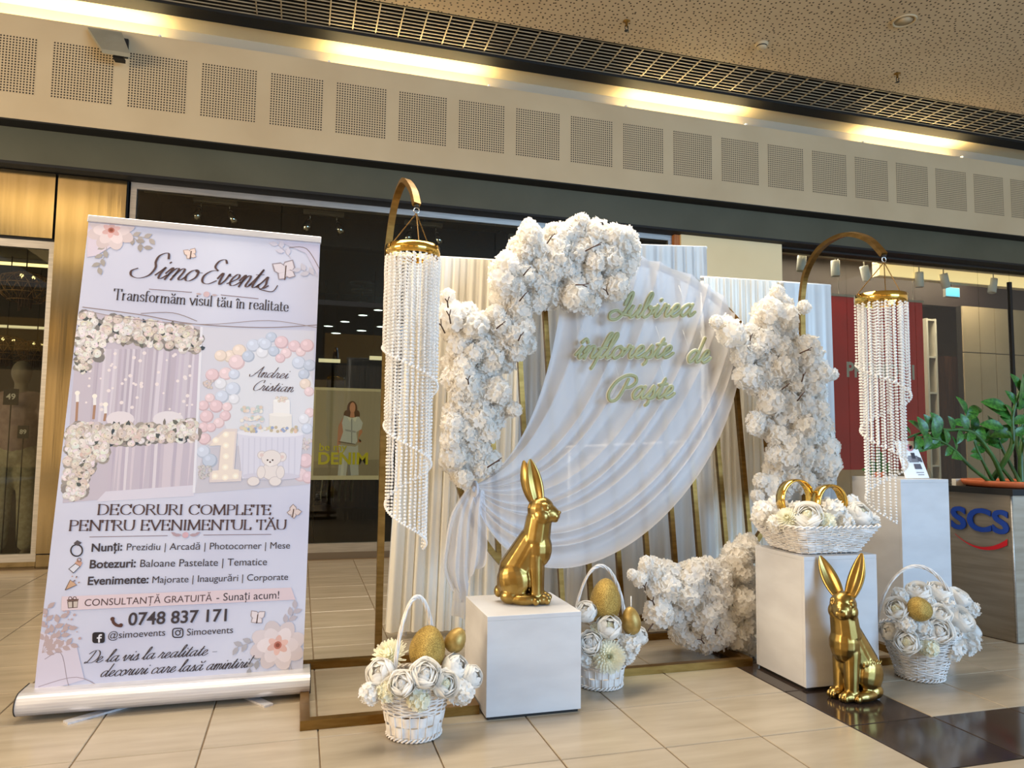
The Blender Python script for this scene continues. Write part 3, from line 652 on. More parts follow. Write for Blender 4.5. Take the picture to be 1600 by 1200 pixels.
# cassette and feet: upright on the floor, so undo the sheet's lean
inv = MBAN.inverted()
mb = MB(); prof = []
for i in range(15):
    a = -PI/2+PI*1.05*i/14; prof.append((-0.058+0.0*i-0.052*math.cos(a)*1.0, 0.045+0.045*math.sin(a)))
prof = [(-0.05-0.055*math.cos(a), 0.048+0.044*math.sin(a)) for a in [(-PI/2+PI*i/12) for i in range(13)]]+[(0.055, 0.092), (0.055, 0.004)]
e0 = Vector((bx-0.035, by+0.012, 0.012)); e1 = e0+bh.cross(Vector((0, 0, 1)))*(BW+0.065); k = len(prof); vs = []
for e in (e0, e1):
    for (y, z) in prof: vs.append(inv @ (e+bh*y+Vector((0, 0, z))))
mb.add(vs, [(i, (i+1) % k, k+(i+1) % k, k+i) for i in range(k)]+[tuple(range(k)), tuple(range(k, 2*k))[::-1]])
CASS = mb.build('cassette', M['alu_bright'], ban)
for e in (e0+Vector((-.004, 0, 0)), e1):
    mb = MB(); vs = [inv @ (e+bh*(y*1.03)+Vector((0, 0, z*1.02))) for (y, z) in prof]+[inv @ (e+Vector((.004, 0, 0))+bh*(y*1.03)+Vector((0, 0, z*1.02))) for (y, z) in prof]
    mb.add(vs, [(i, (i+1) % k, k+(i+1) % k, k+i) for i in range(k)]+[tuple(range(k)), tuple(range(k, 2*k))[::-1]]); mb.build('end_cap', M['dark'], CASS)
for (pa, pb) in (((102, 1131), (190, 1106)), ((420, 1104), (388, 1090))):
    A, B = fl(*pa), fl(*pb); d = (B-A).normalized(); B = B+d*0.25; s = d.cross(Vector((0, 0, 1)))*0.02
    vs = [inv @ v for v in (A-s, A+s, B+s, B-s, A-s+Vector((0, 0, .008)), A+s+Vector((0, 0, .008)), B+s+Vector((0, 0, .008)), B-s+Vector((0, 0, .008)))]
    MB().add(vs, [(0, 3, 2, 1), (4, 5, 6, 7), (0, 1, 5, 4), (1, 2, 6, 5), (2, 3, 7, 6), (3, 0, 4, 7)]).build('foot', M['alu_bright'], CASS)

def clip(pts):
    """cut a polygon at the edges of the printed sheet"""
    for ax, lim, sg in ((0, 0.0, 1), (0, BW, -1), (1, 0.0, 1), (1, BH-.006, -1)):
        out = []
        for i, p in enumerate(pts):
            q = pts[i-1]; a = (p[ax]-lim)*sg; b = (q[ax]-lim)*sg
            if (a >= 0) != (b >= 0): f = b/(b-a); out.append((q[0]+(p[0]-q[0])*f, q[1]+(p[1]-q[1])*f))
            if a >= 0: out.append((p[0], p[1]))
        pts = out
        if len(pts) < 3: return []
    return pts
class Pic:
    """flat printed picture: coloured shapes stacked in paint order"""
    def __init__(s): s.mb = MB(); s.y = lay()
    def up(s): s.y += 0.0000015
    def emit(s, pts, c):
        q = clip([(v[0], v[1]) for v in pts])
        if q: s.mb.add([pf(a, b, s.y) for a, b in q], [tuple(range(len(q)))], c=col(tuple(int(v*.88) for v in c)))
    def poly(s, pts, c, px=True):
        s.up(); vs = [bl(*p) if px else Vector(p) for p in pts]
        s.emit(vs, c)
    def quad(s, pts, c): s.poly(pts, c)
    def disc(s, x, y, r, c, ry=None, n=14, rot=0):
        cc = bl(x, y); k = bl(x+r, y).x-cc.x; ky = k*(ry/r if ry else 1); s.up()
        s.emit([(cc.x+math.cos(a)*k*math.cos(rot)-math.sin(a)*ky*math.sin(rot), cc.y+math.cos(a)*k*math.sin(rot)+math.sin(a)*ky*math.cos(rot)) for a in [2*PI*i/n for i in range(n)]], c)
    def line(s, pts, wpx, c, sm=True):
        q = [bl(*p) for p in pts]; q = [Vector((v.x, v.y, 0)) for v in q]
        if sm and len(q) > 2: q = catmull(q, 5)
        k = bl(pts[0][0]+wpx, pts[0][1]).x-bl(*pts[0]).x; s.up(); vs = []
        for i, p in enumerate(q):
            t = (q[min(i+1, len(q)-1)]-q[max(i-1, 0)]).normalized(); n = Vector((-t.y, t.x, 0)); vs += [p+n*k/2, p-n*k/2]
        for i in range(len(q)-1): s.emit([vs[2*i], vs[2*i+1], vs[2*i+3], vs[2*i+2]], c)
    def leaf(s, x, y, l, wd, ang, c):
        s.up(); cc = bl(x, y); k = (bl(x+10, y).x-cc.x)/10; d = Vector((math.cos(ang), math.sin(ang))); n = Vector((-d.y, d.x))
        pts = [cc+d*(l*k*t)+n*(wd*k*h) for t, h in ((0, 0), (.3, .4), (.6, .42), (1, 0), (.6, -.42), (.3, -.4))]
        s.emit(pts, c)
    def rosette(s, x, y, r, base):
        s.disc(x, y, r, tuple(max(0, v-26) for v in base), n=12)
        for k in range(5):
            a = R.random()*6.3+k*1.25; s.disc(x+math.cos(a)*r*.42, y+math.sin(a)*r*.42, r*.55, tuple(max(0, min(255, v+R.randint(-9, 9))) for v in base), n=9)
        s.disc(x, y, r*.42, tuple(min(255, v+10) for v in base), n=9); s.disc(x+r*.08, y+r*.05, r*.18, tuple(max(0, v-34) for v in base), n=8)
    def done(s, name, adv=1.0): LAY[0] = LAY[0]+(s.y-LAY[0])*adv; return s.mb.build(name, M['print'], SHEET)
def J(v, d): return v+R.uniform(-d, d)
# printed photo: draped wedding table
p = Pic(); ink = (226, 218, 226)
p.poly([(124, 486), (317, 511), (303, 768), (98, 786)], (202, 192, 204))
for i in range(40):
    x = 150+i*4.1; c = R.choice([(194, 182, 196), (210, 200, 212), (202, 190, 206), (220, 211, 222), (186, 175, 190)])
    p.poly([(x, 545), (x+R.uniform(2, 6), 546), (x+R.uniform(0, 6)-9, 665), (x-10, 665)], c)
for i in range(46): x, y = R.uniform(140, 308), R.uniform(545, 650); p.disc(x-(y-545)*.07, y, R.uniform(1.6, 3.2), (240, 228, 228)); 
p.disc(188, 655, 22, (232, 222, 228), ry=14); p.disc(263, 655, 24, (232, 224, 230), ry=14)
for i in range(26):
    x = 172+i*5; p.poly([(x, 690), (x+5, 690), (x+J(0, 5), 768), (x-5, 770)], R.choice([(202, 190, 204), (216, 204, 214), (194, 182, 198), (226, 216, 224)]))
p.poly([(165, 768), (303, 758), (303, 775), (150, 784)], (222, 216, 230))
for x, y, h in ((121, 628, 34), (148, 633, 22), (165, 646, 12)): p.line([(x, y), (x-2, y+h)], 4, (176, 136, 112)); p.line([(x, y), (x, y-12)], 5, (244, 238, 236)); p.disc(x, y-14, 4, (252, 244, 232))
def bed(n, fn, rr, green=0.35):
    for i in range(n):
        p.y = BED0+(i % 40)*0.000002; x, y = fn(); p.disc(x, y, rr[1]*1.05, R.choice([(150, 142, 138), (132, 128, 126), (168, 158, 150)]), n=9)
    yb = p.y
    for i in range(int(n*1.7)):
        p.y = yb+(i % 60)*0.000015; x, y = fn()
        if R.random() < green: p.leaf(x, y, R.uniform(8, 14), R.uniform(5, 9), R.uniform(0, 6.3), R.choice([(86, 92, 92), (112, 112, 104), (70, 78, 86), (132, 124, 116)]))
        p.rosette(x+J(0, 4), y+J(0, 4), R.uniform(*rr), R.choice([(226, 214, 204), (234, 226, 220), (218, 202, 192), (238, 230, 228)]))
BED0 = p.y
bed(95, lambda: (lambda t: (127+t*185, R.uniform(490+t*24, 532+t*22-6)))(R.random()), (4, 8.5), .4)
bed(30, lambda: (R.uniform(120, 158), R.uniform(515, 560)), (4, 7.5), .35)
bed(10, lambda: (R.uniform(118, 140), R.uniform(560, 580)), (3, 5), .5)
bed(90, lambda: (lambda t: (118+t*190, R.uniform(664, 688)+4*math.sin(t*5)))(R.random()), (4.5, 9), .55)
bed(60, lambda: (R.uniform(108, 165-max(0, 0)), R.uniform(672, 720)), (5, 9.5), .5)
bed(45, lambda: (lambda t: (R.uniform(103, 150-t*20), 715+t*62))(R.random()), (4, 8.5), .45)
p.poly([(313, 510), (317, 511), (305, 770), (301, 770)], (236, 234, 242))
p.done('printed_photo', 0.0)
# printed photo: balloon arch, cake table, number and teddy
p = Pic()
p.poly([(317, 511), (492, 517), (483, 757), (304, 771)], (216, 214, 226))
p.poly([(318, 700), (486, 690), (483, 757), (304, 771)], (206, 202, 212))
p.disc(420, 625, 72, (226, 226, 234), ry=92, n=40)
BC = [(232, 204, 210), (214, 220, 236), (238, 214, 218), (232, 232, 240), (200, 208, 226), (240, 222, 210)]
def balloon(x, y, r, c):
    p.disc(x, y, r, tuple(max(0, v-22) for v in c), n=18); p.disc(x-r*.08, y-r*.1, r*.86, c, n=16); p.disc(x-r*.28, y-r*.32, r*.34, tuple(min(255, v+12) for v in c), n=10)
for x, y, r, k in ((360, 557, 11, 5), (345, 556, 10, 5), (374, 548, 11, 5), (370, 566, 13, 2), (388, 557, 10, 4), (396, 540, 11, 1), (410, 535, 8, 1), (410, 551, 10, 3), (424, 527, 9, 4), (415, 538, 10, 1), (428, 549, 9, 4), (440, 535, 11, 0), (447, 552, 9, 2), (438, 560, 8, 0), (460, 541, 10, 0), (470, 550, 8, 2), (480, 540, 11, 0), (467, 567, 11, 1), (484, 571, 10, 4), (475, 585, 9, 4),
                   (332, 586, 11, 0), (353, 584, 11, 2), (366, 585, 9, 1), (345, 600, 10, 3), (364, 608, 12, 1), (347, 620, 11, 1), (328, 622, 8, 2), (366, 624, 9, 3), (338, 635, 11, 0), (318, 634, 9, 0), (355, 636, 8, 2), (323, 651, 11, 0), (352, 650, 9, 0), (342, 661, 9, 2), (318, 668, 9, 0), (330, 668, 8, 0), (320, 686, 10, 0), (477, 600, 9, 5), (483, 612, 8, 2), (484, 645, 8, 2), (475, 655, 9, 3), (480, 670, 9, 1), (318, 706, 11, 1), (328, 720, 12, 4), (478, 720, 12, 0), (470, 742, 11, 2), (482, 746, 10, 0), (443, 740, 10, 3)):
    balloon(x, y, r, BC[k])
for i in range(30): p.rosette(J(320, 9), J(738, 9), 3, (206, 200, 200)); p.rosette(J(474, 12), J(695, 9), 3, (222, 210, 208))
for i in range(16): p.rosette(J(326, 7), J(600, 6), 2.4, (220, 204, 198))
p.poly([(371, 677), (474, 677), (468, 742), (378, 748)], (222, 220, 234)); p.disc(422, 677, 52, (236, 234, 242), ry=6, n=30); p.disc(424, 744, 45, (214, 210, 224), ry=6, n=30)
for x in range(380, 470, 9): p.line([(x, 684), (x-1, 742)], 2, (212, 210, 226))
p.poly([(421, 648), (456, 648), (456, 676), (421, 676)], (238, 232, 228)); p.poly([(427, 626), (453, 626), (453, 648), (427, 648)], (244, 240, 240)); p.disc(440, 626, 13, (248, 246, 244), ry=3); p.disc(438, 648, 18, (246, 240, 236), ry=3)
for i in range(12): p.rosette(J(440, 9), J(624, 3), 2.6, (232, 216, 204))
for z, wd in ((640, 15), (655, 19), (668, 24)):
    for i in range(16): p.disc(393+R.uniform(-wd, wd), z+J(0, 4), 3, R.choice([(236, 220, 214), (196, 208, 206), (240, 232, 222), (226, 206, 190)]))
for i in range(40): p.disc(R.uniform(380, 465), J(671, 4), 2.6, R.choice([(160, 172, 206), (228, 196, 176), (222, 214, 180), (238, 234, 230), (200, 186, 160)]))
one = [(322, 695), (351, 670), (371, 670), (366, 735), (378, 736), (377, 752), (327, 754), (328, 738), (341, 737), (345, 694)]
p.poly(one, (228, 214, 212)); cx, cy = 350, 715; p.poly([(cx+(x-cx)*.84, cy+(y-cy)*.9) for x, y in one], (240, 226, 214))
for x, y in ((353, 679), (337, 688), (353, 696), (353, 713), (352, 730), (336, 744), (352, 746), (368, 744)): p.disc(x, y, 5, (250, 238, 220)); p.disc(x, y, 2.6, (255, 250, 236))
for x, y, r, ry in ((409, 711, 6, 6), (441, 714, 6, 7), (423, 736, 13, 14), (424, 716, 15, 13), (396, 752, 9, 7), (430, 752, 9, 7), (408, 738, 6, 10), (438, 738, 6, 10)): p.disc(x, y, r+1, (206, 196, 198), ry=ry+1); p.disc(x, y, r, (236, 226, 222), ry=ry)
p.disc(418, 719, 1.4, (70, 56, 54)); p.disc(426, 719, 1.4, (70, 56, 54)); p.disc(422, 724, 5, (242, 234, 230)); p.disc(422, 722, 1.6, (120, 96, 92)); p.disc(409, 711, 3, (228, 204, 200)); p.disc(441, 714, 3, (228, 204, 200))
p.done('printed_photo')
# printed flowers, butterflies and rules
def big_flower(p, x, y, r, c1, c2):
    for k in range(8): a = k*.785+.3; p.disc(x+math.cos(a)*r*.62, y-math.sin(a)*r*.5, r*.55, tuple(max(0, v-14-5*(k % 3)) for v in c1), ry=r*.36, rot=a)
    for k in range(6): a = k*1.05; p.disc(x+math.cos(a)*r*.42, y-math.sin(a)*r*.34, r*.44, c1 if k % 2 else tuple(v-7 for v in c1), ry=r*.3, rot=a)
    for k in range(6): a = k*1.05+.4; p.disc(x+math.cos(a)*r*.2, y-math.sin(a)*r*.16, r*.26, c2 if k % 2 else tuple(v+10 for v in c2), ry=r*.14, rot=a)
    p.disc(x, y, r*.16, (196, 120, 104)); p.disc(x, y, r*.09, (150, 84, 66))
def sprig(p, x, y, l, ang, n, c):
    dx, dy = math.cos(ang), -math.sin(ang); p.line([(x, y), (x+dx*l*.5+3, y+dy*l*.5), (x+dx*l, y+dy*l)], 1.0, c)
    for k in range(n):
        t = (k+1)/n; sg = 1 if k % 2 else -1; p.leaf(x+dx*l*t, y+dy*l*t, 15, 9, ang+sg*.7, c)
def butterfly(p, x, y, s, c, a=0.0):
    for sg in (-1, 1):
        p.leaf(x, y, s*1.0, s*.9, PI/2+sg*.75+a, tuple(v-70 for v in c)); p.leaf(x, y, s*.9, s*.75, PI/2+sg*.75+a, c)
        p.leaf(x, y, s*.7, s*.7, -PI/2+sg*.9+a, tuple(v-70 for v in c)); p.leaf(x, y, s*.62, s*.55, -PI/2+sg*.9+a, c)
    p.line([(x-1, y+s*.5), (x+1, y-s*.4)], 1.8, (92, 66, 54))
p = Pic()
p.poly([(137, 347), (210, 353), (196, 372), (150, 400), (136, 402)], (222, 208, 222))
p.poly([(62, 985), (120, 1010), (132, 1062), (54, 1084)], (216, 206, 220)); p.poly([(430, 350+25), (499, 383), (497, 432), (478, 396)], (212, 206, 226))
sprig(p, 168, 378, 42, -1.9, 6, (176, 166, 160)); sprig(p, 190, 366, 44, -.15, 5, (186, 174, 168)); sprig(p, 200, 366, 32, -.7, 4, (170, 158, 152))
big_flower(p, 174, 360, 33, (240, 222, 222), (226, 182, 178))
sprig(p, 400, 1000, 30, 3.5, 4, (186, 180, 186)); sprig(p, 440, 985, 40, 1.0, 6, (196, 186, 194)); sprig(p, 415, 1020, 34, 3.9, 4, (168, 164, 168)); sprig(p, 450, 1030, 32, -1.4, 4, (184, 178, 184))
big_flower(p, 434, 1008, 38, (242, 228, 230), (232, 188, 178))
for a, l in ((1.1, 62), (.75, 56), (1.45, 70), (.3, 46)): sprig(p, 66, 1020, l, a, 7, (190, 168, 166))
for i in range(26): p.disc(R.uniform(70, 128), R.uniform(940, 1000), R.uniform(1, 2.6), (196, 168, 166))
p.line([(70, 1030), (95, 1020), (105, 1062), (110, 1080)], 1.2, (168, 152, 160)); p.line([(60, 1073), (120, 1058), (165, 1078)], 1.2, (168, 152, 160))
butterfly(p, 298, 398, 14, (240, 216, 206), .3); butterfly(p, 446, 425, 25, (226, 214, 220), .3); butterfly(p, 402, 966, 16, (236, 222, 224), -.1); butterfly(p, 458, 801, 14, (226, 206, 200), -.7)
p.line([(452, 387), (479, 389), (499, 420)], 1.4, (146, 128, 128)); sprig(p, 496, 433, 28, 2.7, 4, (206, 200, 212)); sprig(p, 455, 405, 30, 2.3, 4, (216, 210, 222))
p.line([(129, 480), (220, 492), (300, 506), (410, 512), (495, 508)], 1.6, (150, 132, 130)); p.line([(129, 484), (200, 498), (320, 507), (420, 501), (495, 512)], 1.2, (168, 150, 148)); p.line([(220, 490), (270, 489), (308, 502)], 1.2, (150, 132, 130))
p.line([(233, 452), (300, 457)], 1.2, (140, 116, 116)); p.line([(345, 461), (404, 467)], 1.2, (140, 116, 116)); p.disc(323, 460, 5, (216, 186, 190)); p.leaf(315, 460, 9, 4, 3.1, (200, 176, 176)); p.leaf(331, 461, 9, 4, 0, (200, 176, 176))
p.line([(140, 839), (262, 837)], 1.2, (150, 130, 134)); p.line([(318, 836), (424, 835)], 1.2, (150, 130, 134)); p.disc(290, 836, 5, (216, 176, 186))
for k in (-1, 1): p.leaf(290+k*6, 836, 14, 6, 0 if k > 0 else PI, (186, 160, 168)); p.leaf(290+k*14, 836, 10, 5, .5 if k > 0 else PI-.5, (186, 160, 168))
p.poly([(97, 932), (455, 918), (462, 937), (96, 954)], (228, 206, 212))
# small icons
def ringicon(x, y, r, wd, c): p.line([(x+math.cos(a)*r, y+math.sin(a)*r) for a in [2*PI*i/18 for i in range(19)]], wd, c)
ringicon(120, 860, 9, 2.2, (60, 50, 52)); p.poly([(115, 849), (121, 844), (128, 848), (122, 853)], (92, 82, 86))
p.poly([(107, 889), (118, 880), (126, 885), (115, 896)], (80, 70, 72)); p.poly([(108.5, 889), (118, 881.5), (124.5, 885), (115, 894.5)], (222, 222, 234)); p.poly([(117, 880), (122, 874), (129, 879), (126, 885)], (206, 160, 140)); ringicon(124, 875, 3, 1.2, (120, 90, 80))
p.poly([(102, 922), (110, 906), (120, 914)], (206, 166, 136)); p.line([(102, 922), (110, 906), (120, 914), (102, 922)], 1.2, (90, 70, 64), False)
for i in range(9): p.disc(J(117, 8), J(905, 6), 1.2, R.choice([(150, 130, 134), (206, 166, 150), (120, 104, 106)]))
p.poly([(106, 940), (122, 939), (121, 949), (107, 950)], (206, 190, 180)); p.line([(106, 940), (122, 939), (121, 949), (107, 950), (106, 940)], 1.3, (84, 62, 56), False); p.line([(114, 935), (114, 950)], 2, (84, 62, 56)); p.line([(105, 938), (123, 937)], 3, (120, 92, 84)); ringicon(110, 935, 2.5, 1.2, (84, 62, 56)); ringicon(117, 935, 2.5, 1.2, (84, 62, 56))
p.line([(176, 967), (178, 973), (183, 977), (189, 978)], 4.6, (92, 60, 52)); p.disc(176, 967, 3.4, (92, 60, 52)); p.disc(189, 977, 3.4, (92, 60, 52))
def rrect(x0, y0, x1, y1, r, sk=0.0):
    o = []
    for cx, cy, a0 in ((x1-r, y0+r, -PI/2), (x1-r, y1-r, 0), (x0+r, y1-r, PI/2), (x0+r, y0+r, PI)):
        for k in range(5): a = a0+PI/2*k/4; o.append((cx+math.cos(a)*r, cy+math.sin(a)*r-(cx-x0)*sk))
    return o
p.poly(rrect(144.5, 988, 164, 1005, 4, .03), (44, 38, 42)); p.line([(159.5, 992), (156, 992.5), (155, 996), (155, 1004)], 2.6, (232, 230, 238)); p.line([(151.5, 996.8), (159, 996.4)], 2.2, (232, 230, 238))
o = rrect(270, 982, 286, 996, 4, .03); p.line(o+[o[0]], 1.8, (50, 42, 46), False); ringicon(278, 988.8, 3.6, 1.6, (50, 42, 46)); p.disc(282.4, 984.8, 1.1, (50, 42, 46))
p.done('printed_ornaments')
# banner lettering
mm = BW/423.0
bstroke('Simo', CUR, (207, 433), (305, 440), M['ink_brown'], 19, 1.0*mm, 4.2*mm, .42, 'title_lettering'); bstroke('Events', CUR, (310, 442), (414, 452), M['ink_brown'], 19, 1.0*mm, 4.2*mm, .42, 'title_lettering')
p = Pic(); p.line([(405, 452), (425, 456), (434, 446)], 1.6, (92, 72, 70)); p.done('title_swash')
bstroke('Transformăm visul tău în realitate', SER, (177, 468), (451, 487), M['ink'], 16.5, 0.9*mm, 2.4*mm, 0, 'tagline_lettering')
bstroke('DECORURI COMPLETE', SER, (151, 804), (424, 804), M['ink_brown'], 15.5, 1.0*mm, 3.0*mm, 0, 'heading_lettering')
bstroke('PENTRU EVENIMENTUL TĂU', SER, (107, 829), (448, 827), M['ink_brown'], 15.5, 1.0*mm, 3.0*mm, 0, 'heading_lettering')
bstroke('Andrei', CUR, (391, 589), (448, 592), M['ink_brown'], 8.2, .5*mm, 1.7*mm, .4, 'name_lettering'); bstroke('Cristian', CUR, (393, 610), (456, 613), M['ink_brown'], 8.2, .5*mm, 1.7*mm, .4, 'name_lettering')
bsans('Nunți:', (143, 862), (191, 860), M['ink'], .022); bsans('Prezidiu | Arcadă | Photocorner | Mese', (198, 860), (453, 857), M['ink'])
bsans('Botezuri:', (140, 888), (212, 886), M['ink'], .022); bsans('Baloane Pastelate | Tematice', (219, 886), (417, 883), M['ink'])
bsans('Evenimente:', (137, 914), (232, 911), M['ink'], .022); bsans('Majorate | Inaugurări | Corporate', (238, 911), (450, 906), M['ink'])
bsans('CONSULTANȚĂ GRATUITĂ', (132, 947), (331, 939), M['ink_brown']); bsans('- Sunați acum!', (338, 939), (436, 935), M['ink'])
bsans('0748 837 171', (200, 977), (354, 970), M['ink'], .018)
bsans('@simoevents', (169, 998), (258, 993), M['ink']); bsans('Simoevents', (292, 993), (364, 989), M['ink'])
bstroke('De la vis la realitate -', CUR, (131, 1037), (338, 1023), M['ink'], 9.5, .6*mm, 1.9*mm, .45, 'slogan_lettering')
bstroke('decoruri care lasă amintiri!', CUR, (155, 1058), (388, 1043), M['ink'], 9.5, .6*mm, 1.9*mm, .45, 'slogan_lettering')
# ---------------------------------------------------------------- middle shop (closed, dark)
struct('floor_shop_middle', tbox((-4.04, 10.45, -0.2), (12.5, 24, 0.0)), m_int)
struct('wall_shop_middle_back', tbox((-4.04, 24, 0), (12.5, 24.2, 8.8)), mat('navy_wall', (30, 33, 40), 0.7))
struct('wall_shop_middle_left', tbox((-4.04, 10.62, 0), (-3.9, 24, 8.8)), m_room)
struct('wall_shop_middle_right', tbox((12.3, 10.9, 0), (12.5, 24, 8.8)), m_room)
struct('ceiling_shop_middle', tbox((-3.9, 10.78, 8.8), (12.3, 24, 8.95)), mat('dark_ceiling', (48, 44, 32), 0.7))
struct('trim_10', tbox((-3.9, 13.2, 8.0), (12.3, 13.6, 8.8)), M['black'])
# double chrome spotlights hanging from plates
for n, (px, py, yt, lab) in enumerate(((337, 315, 11.6, 'pair of chrome spotlights on a plate behind the top of the banner'), (506, 333, 11.6, 'pair of chrome spotlights on a plate just right of the banner top'),
                           (662, 350, 11.6, 'pair of chrome spotlights seen behind the left bead chandelier chains'), (822, 371, 11.6, 'pair of chrome spotlights behind the tallest white blossoms'))):
    c = at(px, py, yt); t = thing('twin_spotlight', lab, 'spotlight', c-Vector((0, 0, .22)), 'twin spotlights in the dark shop')
    MB().bbox(c+Vector((-.2, -.03, -.02)), c+Vector((.2, .03, .02)), 0.004).build('plate', M['alu'], t)
    MB().tube([c+Vector((0, 0, .02)), Vector((c.x, c.y, 8.83*T))], 0.008, 6).build('stem', M['dark'], t)
    for s in (-.13, .13):
        a = c+Vector((s, 0, 0)); MB().tube([a+Vector((0, 0, -.02)), a+Vector((0, 0, -.07))], 0.006, 6).build('rod', M['chrome'], t)
        ax = Matrix.Rotation(.35 if s < 0 else -.35, 3, 'Y')
        MB().lathe([(0.012, 0), (0.03, -.03), (0.042, -.08), (0.046, -.14), (0.04, -.14), (0.03, -.06), (1e-6, -.05)], 16, a+Vector((0, 0, -.07)), axis=ax).build('lamp_head', M['chrome'], t)
SPOT = {(768, 361): ('round cyan-lit ceiling spot right of the left bead chandelier', 'spot_cyan', 12.6), (591, 485): ('small lit ceiling spot nearest the left bead chandelier, upper of two', 'spot_white', 17), (567, 493): ('second small lit ceiling spot left of the bead chandelier, upper row', 'spot_white', 17),
        (539, 503): ('third small lit ceiling spot left of the bead chandelier, upper row', 'spot_white', 17), (513, 510): ('small lit ceiling spot nearest the banner, upper row', 'spot_white', 17), (596, 511): ('lower small lit ceiling spot beside the left bead chandelier', 'spot_white', 20), (565, 517): ('middle small lit ceiling spot of the lower row', 'spot_white', 20), (525, 521): ('small lit ceiling spot nearest the banner, lower row', 'spot_white', 20)}
for (px, py), (lab, mk, yt) in SPOT.items():
    c = atz(px, py, 8.8) if mk == 'spot_cyan' else at(px, py, yt); r = 0.085 if mk == 'spot_cyan' else 0.06*(yt/17)
    t = thing('ceiling_spot', lab, 'ceiling spot', c-Vector((0, 0, .01)), 'lit spots in the dark shop ceiling')
    MB().lathe([(r*1.35, 0.012), (r*1.35, 0.0), (r, 0.0), (r, .012)], 20, c).build('ring', M['dark'], t); MB().lathe([(r, 0.004), (1e-6, 0.002)], 18, c).build('lens', M[mk], t)
for a, b, yt, lab in (((498, 560), (532, 556), 21.5, 'warm strip light deep in the dark shop beside the banner edge'), ((578, 556), (604, 550), 19, 'warm strip light deep in the dark shop beside the hanging beads')):
    A, B = at(*a, yt), at(*b, yt); t = thing('strip_light', lab, 'strip light', (A+B)/2)
    MB().box(A+Vector((0, 0, 0.0)), Vector((B.x, B.y+.08, A.z+.05))).build('housing', M['dark'], t); MB().box((A.x, A.y, A.z-.05), (B.x, A.y+.07, A.z)).build('diffuser', M['strip_dim'], t)
    for k in (.2, .8): MB().tube([Vector((A.x+(B.x-A.x)*k, A.y+.04, A.z+.04)), Vector((A.x+(B.x-A.x)*k, A.y+.04, 8.83*T))], .005, 5).build('hanger', M['black'], t)
c = at(566, 445, 13.9); t = thing('ceiling_fixture', 'dark round ceiling fixture with a small glass lamp in the dark shop', 'light fixture', c-Vector((0, 0, .2)))
MB().lathe([(.14, .02), (.14, 0), (1e-6, -.005)], 22, c).build('disc', M['black'], t); MB().lathe([(.12, -.06), (.12, -.08), (1e-6, -.085)], 22, c).build('lower_disc', M['black'], t); MB().tube([c, c-Vector((0, 0, .14))], .012, 8).build('stem', M['black'], t)
MB().lathe([(.02, 0), (.06, -.03), (.065, -.08), (.03, -.11)], 14, c-Vector((0, 0, .13))).build('glass_shade', M['acrylic'], t)
A, B = at(525, 570, 22.5), at(612, 600, 22.5)
t = thing('wardrobe', 'dark wooden wardrobe far back in the dark shop above the poster', 'wardrobe', Vector(((A.x+B.x)/2, 22.6*T, 0)))
MB().box((A.x, 22.5*T, 0), (B.x, 23.4*T, A.z)).build('carcass', M['brown'], t)
for k in range(2): MB().box((A.x+.02+k*(B.x-A.x)/2, 22.44*T, .1), (A.x-.02+(k+1)*(B.x-A.x)/2, 22.5*T, A.z-.05)).build('door', M['brown'], t)
# clothes rail below the poster
A = at(490, 785, 12.4); B = at(600, 785, 12.4); t = thing('clothes_rail', 'dim rail of pale clothes behind the glass below the denim poster', 'clothes rail', Vector(((A.x+B.x)/2, A.y, 0)))
MB().tube([Vector((A.x, A.y, 0)), Vector((A.x, A.y, 1.05)), Vector((B.x, A.y, 1.05)), Vector((B.x, A.y, 0))], .012, 8).build('frame', M['dark'], t)
for k in range(6):
    x = A.x+.08+k*.06
    MB().grid(lambda u, v: Vector((x+.012*math.sin(v*5), A.y-.2+.4*u, 1.02-v*.55-.03*abs(u-.5))), 8, 6).build('garment', noisy(mat('garment', (120, 128, 116), .8), (100, 110, 100), (140, 146, 134), 8) if 'garment' not in bpy.data.materials else bpy.data.materials['garment'], t)
# poster on the glass
q = [at(489, 604, 10.36), at(599, 608, 10.36), at(595, 748, 10.36), at(486, 752, 10.36)]
px0 = (q[0].x+q[3].x)/2; px1 = (q[1].x+q[2].x)/2; pz1 = (q[0].z+q[1].z)/2; pz0 = (q[2].z+q[3].z)/2; PW = px1-px0; PH = pz1-pz0
t = thing('poster', 'fashion poster of a woman in denim hung behind the shop glass', 'poster', Vector((px0, 10.45*T, pz0)))
BOARD = MB().box((px0, 10.45*T, pz0), (px1, 10.47*T, pz1)).build('board', noisy(mat('poster_border', (226, 222, 200), .6), (220, 216, 194), (232, 228, 206), 3), t)
mb = MB(); PY = 10.449*T; lyr = [0]
def pp(pts, c):
    lyr[0] += 0.00006; mb.add([Vector((px0+u*PW, PY-lyr[0], pz1-v*PH)) for u, v in pts], [tuple(range(len(pts)))[::-1]], c=col(c))
def pe(u, v, ru, rv, c, n=16): pp([(u+ru*math.cos(a), v+rv*math.sin(a)) for a in [2*PI*i/n for i in range(n)]], c)
pp([(.035, .03), (.97, .03), (.97, .955), (.035, .955)], (183, 176, 161)); pp([(.035, .03), (.3, .03), (.28, .955), (.035, .955)], (171, 167, 151)); pp([(.035, .80), (.97, .78), (.97, .955), (.035, .955)], (156, 149, 134))
pe(.56, .225, .075, .085, (108, 75, 58)); pe(.49, .29, .05, .05, (108, 75, 58)); pe(.63, .29, .045, .05, (108, 75, 58)); pe(.565, .215, .042, .06, (238, 176, 151)); pp([(.54, .26), (.59, .26), (.6, .32), (.53, .32)], (226, 163, 137))
